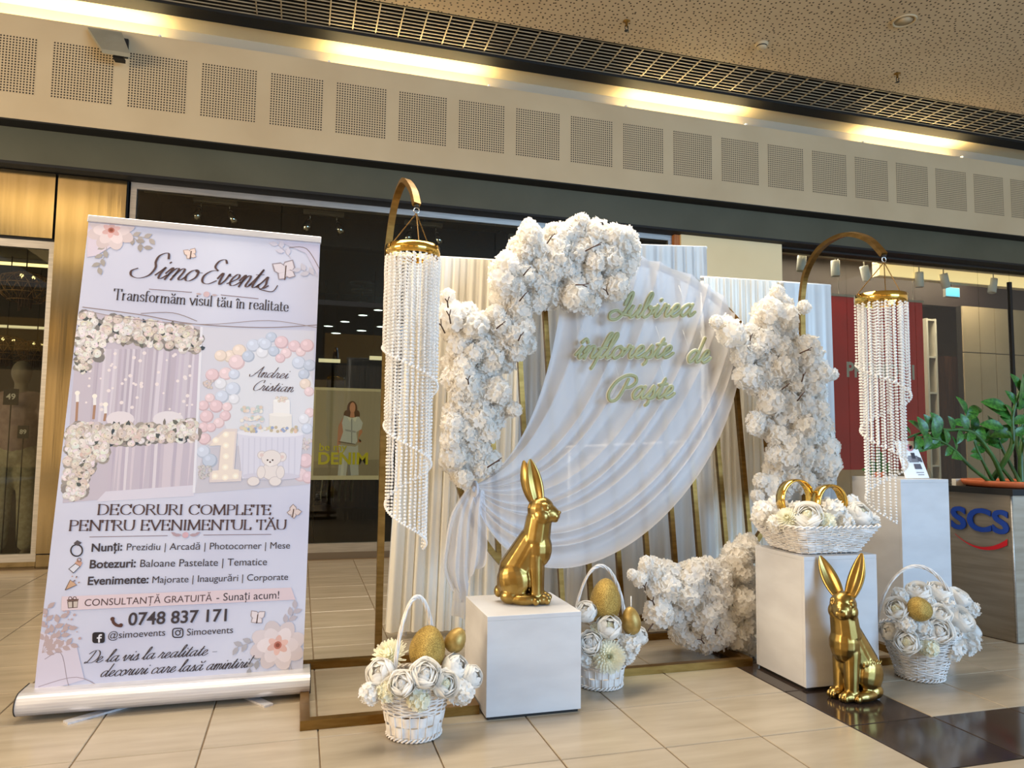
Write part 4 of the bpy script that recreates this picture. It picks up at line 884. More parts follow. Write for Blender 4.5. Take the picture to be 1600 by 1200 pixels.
pp([(.43, .32), (.37, .42), (.36, .60), (.37, .72), (.4, .72), (.41, .58), (.45, .45)], (211, 149, 120)); pp([(.68, .40), (.72, .48), (.66, .55), (.69, .6), (.71, .58), (.65, .6)], (211, 149, 120))
pp([(.38, .62), (.62, .64), (.66, .62), (.68, .95), (.56, .955), (.53, .72), (.50, .955), (.38, .955), (.40, .75)], (204, 213, 223)); pp([(.53, .72), (.52, .955), (.57, .955)], (138, 142, 151)); pp([(.44, .66), (.47, .66), (.46, .955), (.42, .955)], (229, 237, 246))
pp([(.45, .30), (.56, .33), (.66, .31), (.72, .38), (.70, .45), (.63, .48), (.65, .58), (.62, .61), (.40, .58), (.44, .48), (.42, .38)], (220, 231, 246)); pp([(.55, .33), (.565, .33), (.575, .60), (.56, .60)], (156, 167, 184)); pp([(.47, .45), (.62, .47), (.62, .49), (.47, .47)], (178, 188, 203)); pp([(.49, .31), (.56, .33), (.53, .37)], (247, 255, 255)); pp([(.56, .33), (.64, .31), (.61, .37)], (247, 255, 255)); pp([(.38, .585), (.62, .61), (.62, .618), (.38, .593)], (87, 81, 81))
mb.build('printed_photo', printmat('poster_ink', .4), BOARD)
m_lime = mat('lime_ink', (214, 212, 40), .5)
for body, v, u0, u1, hs in (('be my', .685, .11, .50, None), ('DENIM', .83, .10, .81, None)):
    vs, fs, wd = text_mesh(body, bold=0.01 if body[0] == 'b' else 0.03); s = (u1-u0)*PW/wd
    MB().add([Vector((px0+u0*PW+p_.x*s, PY-.004, pz1-v*PH+p_.y*s*(1.0 if body[0] == 'D' else .95))) for p_ in vs], fs).build('lettering', m_lime, BOARD)
# ---------------------------------------------------------------- right shop (lit, beige)
struct('floor_shop_right', tbox((12.5, 10.45, -0.2), (X1, 16, 0.0)), M['tile'])
struct('wall_shop_right_back', tbox((12.5, 15.8, 0), (X1, 16, 9.0)), M['beige_wall'])
struct('wall_shop_right_end', tbox((X1-.2, 10.6, 0), (X1, 15.8, 9.0)), M['beige_wall'])
struct('ceiling_shop_right', tbox((12.5, 10.78, 9.0), (X1, 15.8, 9.1)), noisy(mat('mauve_ceiling', (120, 102, 86), .7), (114, 96, 80), (126, 108, 92), 1))
struct('trim_11', tbox((12.5, 13.3, 7.7), (X1, 13.7, 9.0)), mat('dark_beam', (44, 34, 36), .6))
A, B = at(1372, 415, 11.6), at(1600, 440, 11.6)
t = thing('light_cove', 'long glowing cream light cove at the top of the right shop', 'light cove', Vector((A.x+1, A.y, 8.1*T)))
MB().box((A.x, A.y, 8.48*T), (X1*T-.2, A.y+.1, 9.0*T)).build('drop_board', M['cream'], t); MB().box((A.x, A.y, 8.1*T), (X1*T-.2, A.y+.1, 8.5*T)).build('housing', M['cream'], t); MB().box((A.x, A.y-.02, 8.12*T), (X1*T-.2, A.y, 8.48*T)).build('diffuser', M['soffit_lit'], t)
for n, (px, py, tilt, lab) in enumerate(((1253, 402, .12, 'white cylinder spotlight beside the pale pillar'), (1305, 410, 0, 'white cylinder spotlight inside the curve of the right hooked stand'), (1350, 418, -.25, 'tilted white cylinder spotlight above the right bead chandelier'),
                               (1436, 428, 0, 'white cylinder spotlight just right of the right bead chandelier'), (1474, 430, -.25, 'tilted white cylinder spotlight above the blue exit sign'), (1552, 438, .2, 'rightmost white cylinder spotlight by the right edge'))):
    c = at(px, py, 11.3+.05*n); t = thing('cylinder_spotlight', lab, 'spotlight', c-Vector((0, 0, .2)), 'white cylinder spotlights in the right shop')
    MB().tube([c+Vector((0, 0, .02)), Vector((c.x, c.y, 9.0*T))], .008, 6).build('stem', M['offwhite'], t)
    MB().lathe([(1e-6, 0.02), (.05, .02), (.052, 0), (.052, -.17), (.045, -.175), (.04, -.15), (1e-6, -.14)], 20, c, axis=Matrix.Rotation(tilt, 3, 'Y')).build('cylinder', M['white'], t)
q = [at(1478, 449, 12.2), at(1499, 464, 12.2)]
t = thing('exit_sign', 'small glowing blue exit sign in the right shop', 'sign', Vector(((q[0].x+q[1].x)/2, q[0].y, q[1].z)))
MB().box((q[0].x-.01, q[0].y, q[1].z-.01), (q[1].x+.01, q[0].y+.04, q[0].z+.01)).build('case', M['alu'], t); MB().box((q[0].x, q[0].y-.006, q[1].z), (q[1].x, q[0].y, q[0].z)).build('face', M['exit_blue'], t)
MB().tube([Vector(((q[0].x+q[1].x)/2, q[0].y+.02, q[0].z)), Vector(((q[0].x+q[1].x)/2, q[0].y+.02, 9.0*T))], .006, 6).build('rod', M['dark'], t)
# red promotion banner
A, B = at(1296, 462, 12.0), at(1449, 734, 12.0)
t = thing('promotion_banner', 'large red promotion banner hanging behind the right bead chandelier', 'banner', Vector(((A.x+B.x)/2, A.y, B.z)))
RS = MB().box((A.x, A.y, B.z), (B.x, A.y+.01, A.z)).build('sheet', M['red'], t); MB().box((A.x-.02, A.y-.012, A.z), (B.x+.02, A.y+.02, A.z+.03)).build('top_rail', M['alu'], t)
for k in (.1, .9): MB().tube([Vector((A.x+(B.x-A.x)*k, A.y+.005, A.z+.02)), Vector((A.x+(B.x-A.x)*k, A.y+.005, 9.0*T))], .004, 5).build('hanger', M['alu'], t)
vs, fs, wd = text_mesh('PROMOȚII', bold=.03); a = at(1324, 588, 11.97); b = at(1430, 594, 11.97); s = (b.x-a.x)/wd; h = (at(1324, 566, 11.97).z-a.z)/.68
MB().add([Vector((a.x+v.x*s, A.y-.004, a.z+v.y*h)) for v in vs], fs).build('lettering', M['offwhite'], RS)
# white shelf tower
A, B = at(1447, 497, 13.2), at(1471, 745, 13.2)
t = thing('shelf_tower', 'narrow white open shelf tower beside the red banner', 'shelf', Vector(((A.x+B.x)/2, A.y, 0)))
for x in (A.x, B.x-.03): MB().box((x, A.y, 0), (x+.03, A.y+.35, A.z)).build('side', M['offwhite'], t)
MB().box((A.x+.03, A.y+.33, .1), (B.x-.03, A.y+.35, A.z)).build('back', M['beige_wall'], t)
for py in (500, 558, 614, 670, 728): z = at(1458, py, 13.2).z; MB().box((A.x+.03, A.y, z-.012), (B.x-.03, A.y+.33, z+.012)).build('shelf_board', M['offwhite'], t)
A, B = at(1474, 556, 13.6), at(1504, 760, 13.6)
t = thing('tall_cabinet', 'tall dark brown wooden cabinet between shelf tower and beige wall panels', 'cabinet', Vector(((A.x+B.x)/2, A.y, 0)))
MB().box((A.x, A.y, 0), (B.x, A.y+.5, A.z)).build('carcass', M['brown'], t)
for k in range(2): w2 = (B.x-A.x)/2; DR = MB().box((A.x+k*w2+.008, A.y-.02, .08), (A.x+(k+1)*w2-.008, A.y, A.z-.02)).build('door', M['brown'], t); MB().tube([Vector((A.x+w2+(-.03 if k == 0 else .03), A.y-.04, .9)), Vector((A.x+w2+(-.03 if k == 0 else .03), A.y-.04, 1.15))], .008, 6).build('handle', M['dark'], DR)
# beige panel wall
A = at(1503, 480, 13.0); pw = struct('wall_partition', MB().box((A.x, 13.05*T, 0), (X1*T-.2, 13.25*T, 7.7*T)), M['dark'])
x = A.x
for k, pxx in enumerate((1558, 1612, 1680)):
    x2 = at(pxx, 600, 13.0).x
    for z0, z1 in ((0.0, at(1540, 552, 13).z), (at(1540, 552, 13).z, 7.7*T)): MB().box((x+.006, 13.0*T, z0+.006), (x2-.006, 13.05*T, z1-.006)).build('panel', M['beige_wall'], pw)
    x = x2
# small pictures / notices on the panel wall
t = thing('wall_notice', 'pale printed notice on the beige panels behind the potted plant', 'notice', at(1594, 700, 12.99))
A, B = at(1582, 672, 12.99), at(1604, 735, 12.99); MB().box((A.x, A.y, B.z), (B.x, A.y+.005, A.z)).build('sheet', M['offwhite'], t)
for k in range(5): z = A.z-(A.z-B.z)*(.15+.16*k); MB().box((A.x+.02, A.y-.002, z-.006), (B.x-.03, A.y, z)).build('print_line', M['ink'], t)

lr = bpy.data.lights.new('right_shop_fill', 'AREA'); lr.shape = 'RECTANGLE'; lr.size = 4; lr.size_y = .4; lr.energy = 95; lr.color = (1, .86, .66)  # added fill light that brightens the right shop's interior
lo = bpy.data.objects.new('right_shop_fill', lr); C.objects.link(lo); lo.location = P(18, 12.2, 8.9)
# ---------------------------------------------------------------- pedestals
def pedestal(name, label, x0, x1, y0, y1, h):
    c = P((x0+x1)/2, (y0+y1)/2, 0); t = thing(name, label, 'pedestal', c, 'white painted plinths')
    pt = 0.045; z1 = h*T
    a = P(x0, y0, 0); b = P(x1, y1, h)
    MB().bbox((a.x, a.y, 0.012), (b.x, a.y+.018, z1-.018), .0015).build('front_panel', M['white_paint'], t)
    MB().bbox((a.x, b.y-.018, 0.012), (b.x, b.y, z1-.018), .0015).build('back_panel', M['white_paint'], t)
    MB().bbox((a.x, a.y+.018, 0.012), (a.x+.018, b.y-.018, z1-.018), .0015).build('side_panel', M['white_paint'], t)
    MB().bbox((b.x-.018, a.y+.018, 0.012), (b.x, b.y-.018, z1-.018), .0015).build('side_panel', M['white_paint'], t)
    MB().bbox((a.x, a.y, z1-.018), (b.x, b.y, z1), .0015).build('top_panel', M['white_paint'], t)
    MB().box((a.x+.01, a.y+.01, 0), (b.x-.01, b.y-.01, .012)).build('plinth_base', M['dark'], t)
    return t
pedestal('pedestal', 'low white cube pedestal carrying the upright golden rabbit', 1.585, 2.58, 0.0, 0.98, 1.0)
pedestal('pedestal', 'middle-height white pedestal carrying the basket with golden rings', 5.25, 6.245, -0.04, 0.88, 1.47)
pedestal('pedestal', 'tallest white pedestal carrying the printed leaflet stand', at(1407, 753, .9).x/T, at(1482, 754, .9).x/T, 0.9, 1.8, 2.28)
# ---------------------------------------------------------------- hooked gold stands
def bar(a, b, wd=0.045, ht=None): return MB().tube([a, b], wd*T*1.414, 4, smooth=False)
def stand(label, x0, x1, y0, y1, pole, arch):
    t = thing('hooked_stand', label, 'display stand', P((x0+x1)/2, (y0+y1)/2, 0), 'hooked gold stands')
    z = 0.05; e = .045
    for a, b in (((x0, y0), (x1, y0)), ((x0, y1), (x1, y1))): tbox((a[0]-e, a[1]-e, 0), (b[0]+e, b[1]+e, .09)).build('base_bar', M['gold_dull'], t)
    for x in (x0, x1): tbox((x-e, y0+e, 0), (x+e, y1-e, .09)).build('base_bar', M['gold_dull'], t)
    px, py = pole
    top = arch[0]
    MB().tube([P(px, py, .09), Vector((px*T, py*T, top.z*.5)), top], 0.05*T*1.2, 4, smooth=False, flat=0.7).build('pole', M['gold_dull'], t)
    AR = MB().tube(catmull(arch, 8), 0.05*T*1.2, 4, smooth=False, flat=0.7).build('arch', M['gold_dull'], t)
    e = arch[-1]
    MB().tube([e+Vector((0, 0, -.002)), e+Vector((0, 0, -.012))], .012, 8).build('end_plug', M['dark'], AR)
    MB().tube([e+Vector((math.sin(a)*.013, 0, -.026+math.cos(a)*.013)) for a in [2*PI*i/14 for i in range(14)]], .0025, 6, True).build('ring_hook', M['chrome'], AR)
    return e+Vector((0, 0, -.04))
hookL = stand('gold hooked stand holding the bead chandelier beside the roll-up banner', -.12, 1.52, .236, 2.1, (.75, 2.1),
              [Vector((.75*T, 2.1*T, at(607, 385, 2.1).z)), at(612, 345, 2.06), at(620, 308, 1.92), at(632, 283, 1.55), at(645, 297, 1.2), at(651, 320, 1.0)])
pr_ = at(1253, 500, 2.4)
hookR = stand('gold hooked stand holding the bead chandelier in front of the red banner', 6.42, 7.34, .57, 2.4, (pr_.x/T, 2.4),
              [Vector((pr_.x, pr_.y, at(1253, 470, 2.4).z)), at(1259, 428, 2.28), at(1281, 389, 1.85), at(1318, 367, 1.25), at(1355, 373, .8), at(1381, 398, .52)])
# ---------------------------------------------------------------- bead chandeliers
def chandelier(label, hook, hc, rad, z_of, turns, n, L0, L1, ph0):
    t = thing('bead_chandelier', label, 'chandelier', Vector((hc.x, hc.y, hc.z-L1)), 'crystal bead chandeliers')
    bh_ = 0.046
    MB().lathe([(rad-.004, -bh_/2), (rad, -bh_/2), (rad+.002, 0), (rad, bh_/2), (rad-.004, bh_/2), (rad-.004, -bh_/2)], 40, hc).build('hoop', M['gold_shiny'], t)
    for k in range(3):
        a = .6+k*2.094; e = hc+Vector((math.cos(a)*rad*.95, math.sin(a)*rad*.95, bh_/2)); mb = MB(); d = e-hook; m = int(d.length/.009)
        for i in range(m):
            p0 = hook+d*(i/m); mb.tube([p0, p0+d/m*.9], .0028, 5)
        mb.build('chain', M['gold_dull'], t)
    br = 0.0067
    for i in range(n):
        f = i/(n-1); a = ph0+f*turns*2*PI; rr = rad*(1-.30*f)*.98; ln = L0+(L1-L0)*f
        if f < .28: rr = rad*.985
        mb = MB(); k = max(3, int(ln/(br*2.25))); jx = R.random()*6
        for j in range(k):
            z = hc.z-bh_/2-(j+.5)*ln/k; sw = .0012*math.sin(jx+j*.7); b_ = br*(1.0 if j < k-1 else 1.25)
            mb.ico((hc.x+math.cos(a)*rr+sw, hc.y+math.sin(a)*rr+sw, z), b_)
        mb.build('bead_strand', M['crystal'], t)
    mb = MB()                       # spiral garland joining the strand ends
    for i in range(int(n*1.9)):
        f = i/(n*1.9-1); a = ph0+f*turns*2*PI; rr = rad*(1-.30*f); rr = rad*1.0 if f < .28 else rr
        mb.ico((hc.x+math.cos(a)*rr*1.02, hc.y+math.sin(a)*rr*1.02, hc.z-bh_/2-(L0+(L1-L0)*f)-.004), br*1.05)
    mb.build('spiral_bead_string', M['crystal'], t)
    return t
dep = lambda p: (p-CAM).dot(_f)
hcL = at(645, 394, 1.0); radL = 42*dep(hcL)/FPX
chandelier('crystal bead chandelier hanging left of the white blossoms', hookL, hcL, radL, None, 2.6, 68, 140*dep(hcL)/FPX, 450*dep(hcL)/FPX, 2.9)
hcR = at(1376, 468, .5); radR = 37.5*dep(hcR)/FPX
chandelier('crystal bead chandelier hanging in front of the red promotion banner', hookR, hcR, radR, None, 2.3, 48, 95*dep(hcR)/FPX, 335*dep(hcR)/FPX, 2.6)
# ---------------------------------------------------------------- ring backdrop with vertical bars
RO = P(4.5, 2.3, 0); RD = Vector((-.054, .05, 1)).normalized(); RA = Vector((1, 0, .054)).normalized(); RA = (RA-RD*RA.dot(RD)).normalized()
RC = RO+RA*(-.0988*T)+RD*(2.8635*T); RR = 2.5584*T; RN = RA.cross(RD)
def onring(px, py, off=0.0):
    d = ray(px, py); o = RC-RN*0+Vector((0, -off, 0)); return CAM+d*((o-CAM).dot(RN)/d.dot(RN))
t = thing('ring_backdrop', 'large round gold hoop backdrop with upright gold bars', 'backdrop', P(4.4, 1.6, 0))
MB().tube([RC+RA*(RR*math.cos(a))+RD*(RR*math.sin(a)) for a in [2*PI*i/96 for i in range(96)]], .045*T*1.2, 4, True, smooth=False, up=RN).build('hoop', M['gold_dull'], t)
for px in (768, 817, 861, 905, 951, 995, 1037, 1075, 1117, 1154, 1194):
    q = onring(px, 650)-RC; x = q.dot(RA); hh = math.sqrt(max(0.0001, RR*RR-x*x))
    MB().tube([RC+RA*x-RD*hh, RC+RA*x+RD*hh], .036*T*1.3, 4, smooth=False).build('upright_bar', M['gold_dull'], t)
e = .045
for y in (.955, 2.3): tbox((3.45-e, y-e, 0), (5.17+e, y+e, .09)).build('base_bar', M['gold_dull'], t)
for x in (3.45, 5.17): tbox((x-e, .955+e, 0), (x+e, 2.3-e, .09)).build('base_bar', M['gold_dull'], t)
for x in (3.75, 4.95): bar(P(x, 2.3, .09), P(x, 2.33, .46), .04).build('support', M['gold_dull'], t)
# ---------------------------------------------------------------- curtains
def curtain(name, label, TL, TR, BR, BL, yt, folds, amp, m, seed, rodm='white', nu=140, nv=24, flat_top=.25, cat='curtain'):
    rg = random.Random(seed); ph = [rg.uniform(0, 6.3) for _ in range(4)]
    a, b, c, d = at(*TL, yt), at(*TR, yt), at(*BR, yt), at(*BL, yt)
    lo = min(c.z, d.z); c.z = max(c.z, .012); d.z = max(d.z, .012)
    t = thing(name, label, cat, Vector(((c.x+d.x)/2, yt*T, 0)))
    def fn(u, v):
        p = (a*(1-u)+b*u)*(1-v)+(d*(1-u)+c*u)*v
        uu = u*folds*2*PI+1.3*math.sin(u*9+ph[0])+.9*math.sin(u*23+ph[2])+.5*v*math.sin(u*5+ph[1])
        am = amp*(flat_top+(1-flat_top)*min(1, v*2.2))
        y = am*(.6*math.sin(uu)+.3*math.sin(uu*2.1+ph[2])+.22*math.sin(uu*.43+ph[3]))
        return Vector((p.x+.35*am*math.cos(uu), p.y+y, p.z))
    MB().grid(fn, nu, nv).build('cloth', m, t)
    MB().tube([a+Vector((-.01, 0.02, .0)), b+Vector((.01, 0.02, .0))], .012, 8).build('rod', M[rodm], t)
    for q, s in ((a, 1), (b, -1)): MB().tube([Vector((q.x+s*.03, q.y+.05+amp, 0)), Vector((q.x+s*.03, q.y+.05+amp, q.z-.01))], .014, 8).build('post', M[rodm], t)
    return t
curtain('satin_curtain', 'cream satin curtain behind the left bead chandelier and blossoms', (640, 399), (815, 409), (800, 982), (602, 988), 3.15, 12, .022, M['satin'], 3)
curtain('tall_drape', 'tall bluish white drape rising behind the gold hoop', (815, 377), (1104, 386), (1119, 966), (806, 975), 3.3, 13, .02, M['satin_white'], 5, nu=180)
curtain('gathered_curtain', 'gathered white curtain between the tall drape and the right blossoms', (1100, 433), (1227, 441), (1236, 960), (1112, 966), 3.05, 11, .02, M['satin'], 8, nu=110)
curtain('flat_drape', 'flat pale blue white drape behind the right hooked stand', (1224, 441), (1298, 446), (1314, 955), (1232, 960), 2.95, 2.2, .008, M['satin_white'], 11, nu=40)
# lower lace panel seen between the bars
curtain('lace_panel', 'white lace panel behind the lower gold bars', (890, 700), (1108, 690), (1122, 962), (880, 968), 2.85, 9, .022, M['tulle'], 14, nu=90)
# ---------------------------------------------------------------- swag
KU = [(0, (884, 432), (862, 600), (815, 725), (742, 757)), (.15, (968, 408), (925, 600), (850, 745), (741, 758)), (.35, (1040, 424), (1000, 625), (880, 800), (740, 760)),
      (.6, (1112, 461), (1065, 690), (870, 890), (739, 763)), (.8, (1141, 500), (1120, 740), (850, 960), (738, 766)), (1.0, (1152, 545), (1150, 800), (820, 1040), (736, 770))]
KU = [(k[0], (965+(k[1][0]-965)*1.035, 680+(k[1][1]-680)*1.035), *k[2:]) for k in KU]
def kfold(u):
    i = 0
    while i < len(KU)-2 and u > KU[i+1][0]: i += 1
    u0, u1 = KU[i][0], KU[i+1][0]; f = (u-u0)/(u1-u0); out = []
    for k in range(1, 5):
        p0 = Vector(KU[max(i-1, 0)][k]); p1 = Vector(KU[i][k]); p2 = Vector(KU[i+1][k]); p3 = Vector(KU[min(i+2, len(KU)-1)][k])
        out.append(0.5*((2*p1)+(p2-p0)*f+(2*p0-5*p1+4*p2-p3)*f*f+(3*p1-p0-3*p2+p3)*f**3))
    return out
def swag(u, v):
    a, b, c, d = kfold(u); q = a*(1-v)**3+b*3*v*(1-v)**2+c*3*v*v*(1-v)+d*v**3
    w_ = u*9.0+.18*math.sin(u*23)
    am = .034*(0.45+1.6*v*(1-v)**.6)*min(1, 8*(1.02-v))
    fold = (abs((w_+.25*v) % 1-.5)*2)**1.6
    base = onring(q.x, q.y, .055+.04*math.sin(PI*v)+.03*v)
    return base+Vector((0, -am*(fold*1.8-.6), 0))+Vector((0, 0, am*.5*(fold-.5)))
t = thing('swag_drape', 'white voile swag draped over the gold hoop and tied at its left', 'drape', onring(740, 900)*1.0)
MB().grid(swag, 230, 46).build('swag_cloth', M['voile'], t)
TLF = [(722, 762), (698, 800), (688, 850), (686, 885), (700, 918)]; TRT = [(750, 764), (752, 800), (753, 850), (750, 880), (742, 893)]
lf = catmull([(x, y, 0) for x, y in TLF], 8); rt = catmull([(x, y, 0) for x, y in TRT], 8)
def tail(u, v):
    k = v*(len(lf)-1); i = min(int(k), len(lf)-2); f = k-i; a = lf[i].lerp(lf[i+1], f); b = rt[i].lerp(rt[i+1], f); q = a.lerp(b, u)
    tip = 34*max(0, v-.55)/.45*(math.exp(-((u-.42)/.16)**2)-.35*u)
    o = .10+.022*math.sin(u*4.2*2*PI+.6)*min(1, .25+v*1.6)+.012*math.sin(u*17+v*3)
    p_ = onring(q.x, q.y+tip, 0); return p_+Vector((0, -o, 0))
MB().grid(tail, 60, 30).build('hanging_tail', M['voile'], t)
def tail2(u, v):
    q = Vector((706+u*22-6*v, 900+v*56+u*6)); p_ = onring(q.x, q.y, 0); return p_+Vector((0, -.07-.012*math.sin(u*9), 0))
MB().grid(tail2, 14, 8).build('tail_end', M['voile'], t)
mb = MB()
for k in range(5):
    a = k*.5; mb.tube([onring(742+8*math.cos(a2)*.5, 762+9*math.sin(a2)+k, .13+.03*math.cos(a2)) for a2 in [2*PI*i/12 for i in range(12)]], .008, 6, True)
mb.build('tie', M['voile'], t)
# ---------------------------------------------------------------- hanging words
m_sage = noisy(mat('sage_gold_board', (156, 156, 112), .55), (144, 147, 104), (168, 166, 122), 9); m_edge = mat('white_edge', (222, 222, 206), .6)
def word(text, a, b, hpx, label, pen):
    A = onring(*a, .17); B = onring(*b, .17); A.y = B.y = min(A.y, B.y); st, wd = strokes(text, CUR, .32); s = (B-A).length/wd; d = (B-A).normalized(); h = hpx*dep(A)/FPX
    t = thing('hanging_word', label, 'lettering', A, 'cut-out words hung on the swag')
    up = Vector((0, 0, 1))
    for nm, wdt, yc, th, mt in (('face', pen, -.004, .005, m_sage), ('backing', pen*1.5, .003, .0035, m_edge)):
        mb = MB()
        for s1 in st:
            path = [A+d*(p.x*s)+up*(p.y*h)+Vector((0, yc, 0)) for p in catmull([(a_, b_, 0) for a_, b_ in s1], 6)]
            a0 = (path[0]-path[1]).normalized(); a1 = (path[-1]-path[-2]).normalized()      # short rounded ends
            path = [path[0]+a0*wdt*.42, path[0]+a0*wdt*.25]+path+[path[-1]+a1*wdt*.25, path[-1]+a1*wdt*.42]; n_ = len(path)-1
            mb.tube(path, lambda f: th*(.45 if f < .5/n_ or f > 1-.5/n_ else (.85 if f < 1.5/n_ or f > 1-1.5/n_ else 1)), 10, flat=wdt/2/th, up=(0, 1, 0))
        mb.build(nm, mt, t)
    for u in (.12, .9):
        p0 = A+d*((B-A).length*u)+up*(h*1.35); MB().tube([p0, p0+Vector((0, .06, .10))], .0008, 4).build('thread', M['white'], t)
word('Iubirea', (955, 497), (1081, 494), 19, 'sage gold cut-out word in the top row of the hanging greeting', .0172)
word('înflorește', (897, 560), (1047, 559), 19, 'long sage gold cut-out word in the middle row', .0172)
word('de', (1071, 566), (1106, 567), 19, 'short two-letter sage gold word right of the long middle word', .0172)
word('Paște', (958, 624), (1049, 622), 19, 'sage gold cut-out word in the bottom row of the hanging greeting', .0172)
# ---------------------------------------------------------------- blossoms
def cluster_mesh(seed, n=36, m='petal_blossom', rough=.22):
    rg = random.Random(seed); mb = MB()
    for i in range(n):
        z = 1-2*(i+.5)/n; a = i*2.39996+rg.uniform(-.3, .3); r = math.sqrt(1-z*z); nrm = Vector((r*math.cos(a), r*math.sin(a), z)).normalized()
        c = nrm*rg.uniform(.66, .86); q = Vector((0, 0, 1)).rotation_difference((nrm+Vector((rg.uniform(-.35, .35), rg.uniform(-.35, .35), rg.uniform(-.35, .35)))).normalized()).to_matrix()
        s = rg.uniform(.36, .50); a0 = rg.uniform(0, 6)
        for k in range(5):
            b = a0+k*1.2566; f = rg.uniform(.25, .7); L_ = lambda rr, an, zz: c+q @ Vector((rr*math.cos(an)*s, rr*math.sin(an)*s, zz*s))
            vs = [L_(.05, b, -.1), L_(.62, b-.72, f*.3+rg.uniform(-.1, .1)), L_(.93, b-.38, f*.55+rg.uniform(-.14, .2)), L_(1.0, b, f*.45+rg.uniform(-.1, .1)), L_(.93, b+.38, f*.55+rg.uniform(-.14, .2)), L_(.62, b+.72, f*.3+rg.uniform(-.1, .1)), L_(.55, b, f*.05)]
            mb.add(vs, [(0, 1, 2, 6), (6, 2, 3), (6, 3, 4), (0, 6, 4, 5)], True)
    mb.ell((0, 0, 0), .76, n=10, m=7)
    return mb.mesh('blossom_cluster', M[m])
CL = [cluster_mesh(k) for k in range(6)]
def place(name, me, loc, s, parent=None, rot=None):
    o = link(name, me, parent); o.location = loc-(ORG[parent] if parent is not None else Vector()); o.scale = (s, s, s)
    o.rotation_euler = rot or (R.uniform(0, 6), R.uniform(0, 6), R.uniform(0, 6)); return o
def garland(label, polys, base_y, base_pt, holes=(), twigs=(), extra=()):
    t = thing('blossom_garland', label, 'flower garland', base_pt, 'white blossom garlands')
    n = 0
    for layer, (mind, rpx, dy) in enumerate(((21, (17, 22), .10), (18, (16, 24), -.12))):
        pts = []
        for poly in polys:
            xs = [p[0] for p in poly]; ys = [p[1] for p in poly]
            for _ in range(1600):
                x, y = R.uniform(min(xs), max(xs)), R.uniform(min(ys), max(ys))
                if inpoly(x, y, poly) and all((x-a)**2+(y-b)**2 > mind**2 for a, b in pts): pts.append((x, y))
        for x, y in pts:
            yy = base_y+dy+R.uniform(-.12, .1); p = at(x, y, yy); s = R.uniform(*rpx)*dep(p)/FPX
            place('blossom_cluster', R.choice(CL), p, s, t); n += 1
    for x, y, r in extra:
        p = at(x, y, base_y-.15); place('blossom_cluster', R.choice(CL), p, r*dep(p)/FPX, t)
    for (x, y, ang, l) in twigs:
        a = at(x, y, base_y-.52); b = at(x+math.cos(ang)*l, y-math.sin(ang)*l, base_y-.58); mid = (a+b)/2+Vector((.004, 0, .006))
        mb = MB().tube([at(x, y, base_y)*.3+a*.7, a, mid, b], lambda u: .0045-.0015*u, 5); mb.tube([mid, mid+(b-a)*.35+Vector((.014, 0, .012))], .0025, 5); mb.build('twig', M['twig'], t)
    for poly in polys:                     # a hidden main branch
        pass
    return t
inset = [(702, 470), (726, 485), (752, 510), (772, 490), (778, 420), (800, 398), (826, 356), (838, 362), (846, 392), (872, 358), (905, 352), (925, 362), (960, 362), (982, 378), (984, 415), (970, 445), (955, 470), (925, 474), (885, 470), (850, 474), (828, 495), (822, 545), (795, 560), (775, 585), (786, 640), (775, 665), (758, 690), (774, 712), (768, 738), (735, 748), (706, 748), (696, 720), (706, 680), (704, 610), (704, 560), (702, 510)]
garland('white blossom garland arching over the upper left of the gold hoop', [inset], 2.15, onring(735, 700), twigs=((762, 730, .5, 22), (704, 505, 1.9, 20), (695, 520, 2.2, 24), (812, 470, .9, 16), (855, 380, 1.0, 14), (900, 445, -.2, 18), (915, 392, .4, 26), (776, 513, .6, 12), (700, 480, 1.9, 14), (818, 430, .9, 12), (810, 532, 1.2, 10), (950, 460, 2.3, 12), (732, 600, 2.0, 10)),
        extra=((826, 354, 14), (908, 345, 13), (975, 368, 17), (990, 385, 12), (700, 462, 12), (803, 640, 13), (724, 748, 16), (770, 560, 20)))
polyB = [(1128, 505), (1160, 515), (1188, 500), (1200, 482), (1214, 466), (1224, 486), (1246, 494), (1242, 525), (1268, 552), (1286, 595), (1288, 640), (1296, 690), (1298, 735), (1280, 748), (1240, 756), (1205, 762), (1196, 745), (1208, 700), (1206, 670), (1180, 668), (1178, 655), (1205, 640), (1200, 605), (1160, 600), (1158, 570), (1145, 530)]
garland('white blossom garland hanging down the right side of the gold hoop', [polyB], 1.95, at(1250, 850, 1.95), twigs=((1250, 552, .3, 18), (1246, 626, .9, 14), (1222, 608, .5, 10), (1253, 596, 1.4, 12), (1172, 532, 1.5, 8)),
        extra=((1120, 503, 12), (1256, 480, 11), (1214, 456, 12), (1180, 668, 14), (1190, 752, 14), (1184, 775, 12), (1300, 700, 12), (1300, 585, 10), (1222, 768, 16)))
polyC = [(1018, 884), (1036, 888), (1052, 905), (1080, 892), (1100, 878), (1124, 886), (1150, 862), (1172, 838), (1176, 990), (1150, 1004), (1112, 1004), (1080, 998), (1052, 978), (1028, 958), (1032, 930), (1012, 905)]
garland('white blossom garland lying at the lower right by the pedestal', [polyC], 1.45, at(1100, 1010, 1.45)*1.0, twigs=((1020, 975, -2.2, 14), (1022, 945, 2.3, 10), (1100, 1005, 2.6, 12), (1118, 990, 1.8, 8), (1008, 922, 2.0, 8)),
        extra=((1000, 905, 13), (1010, 880, 12), (1166, 1012, 16), (1104, 1010, 12), (1145, 1000, 14), (988, 898, 9), (1018, 950, 12)))
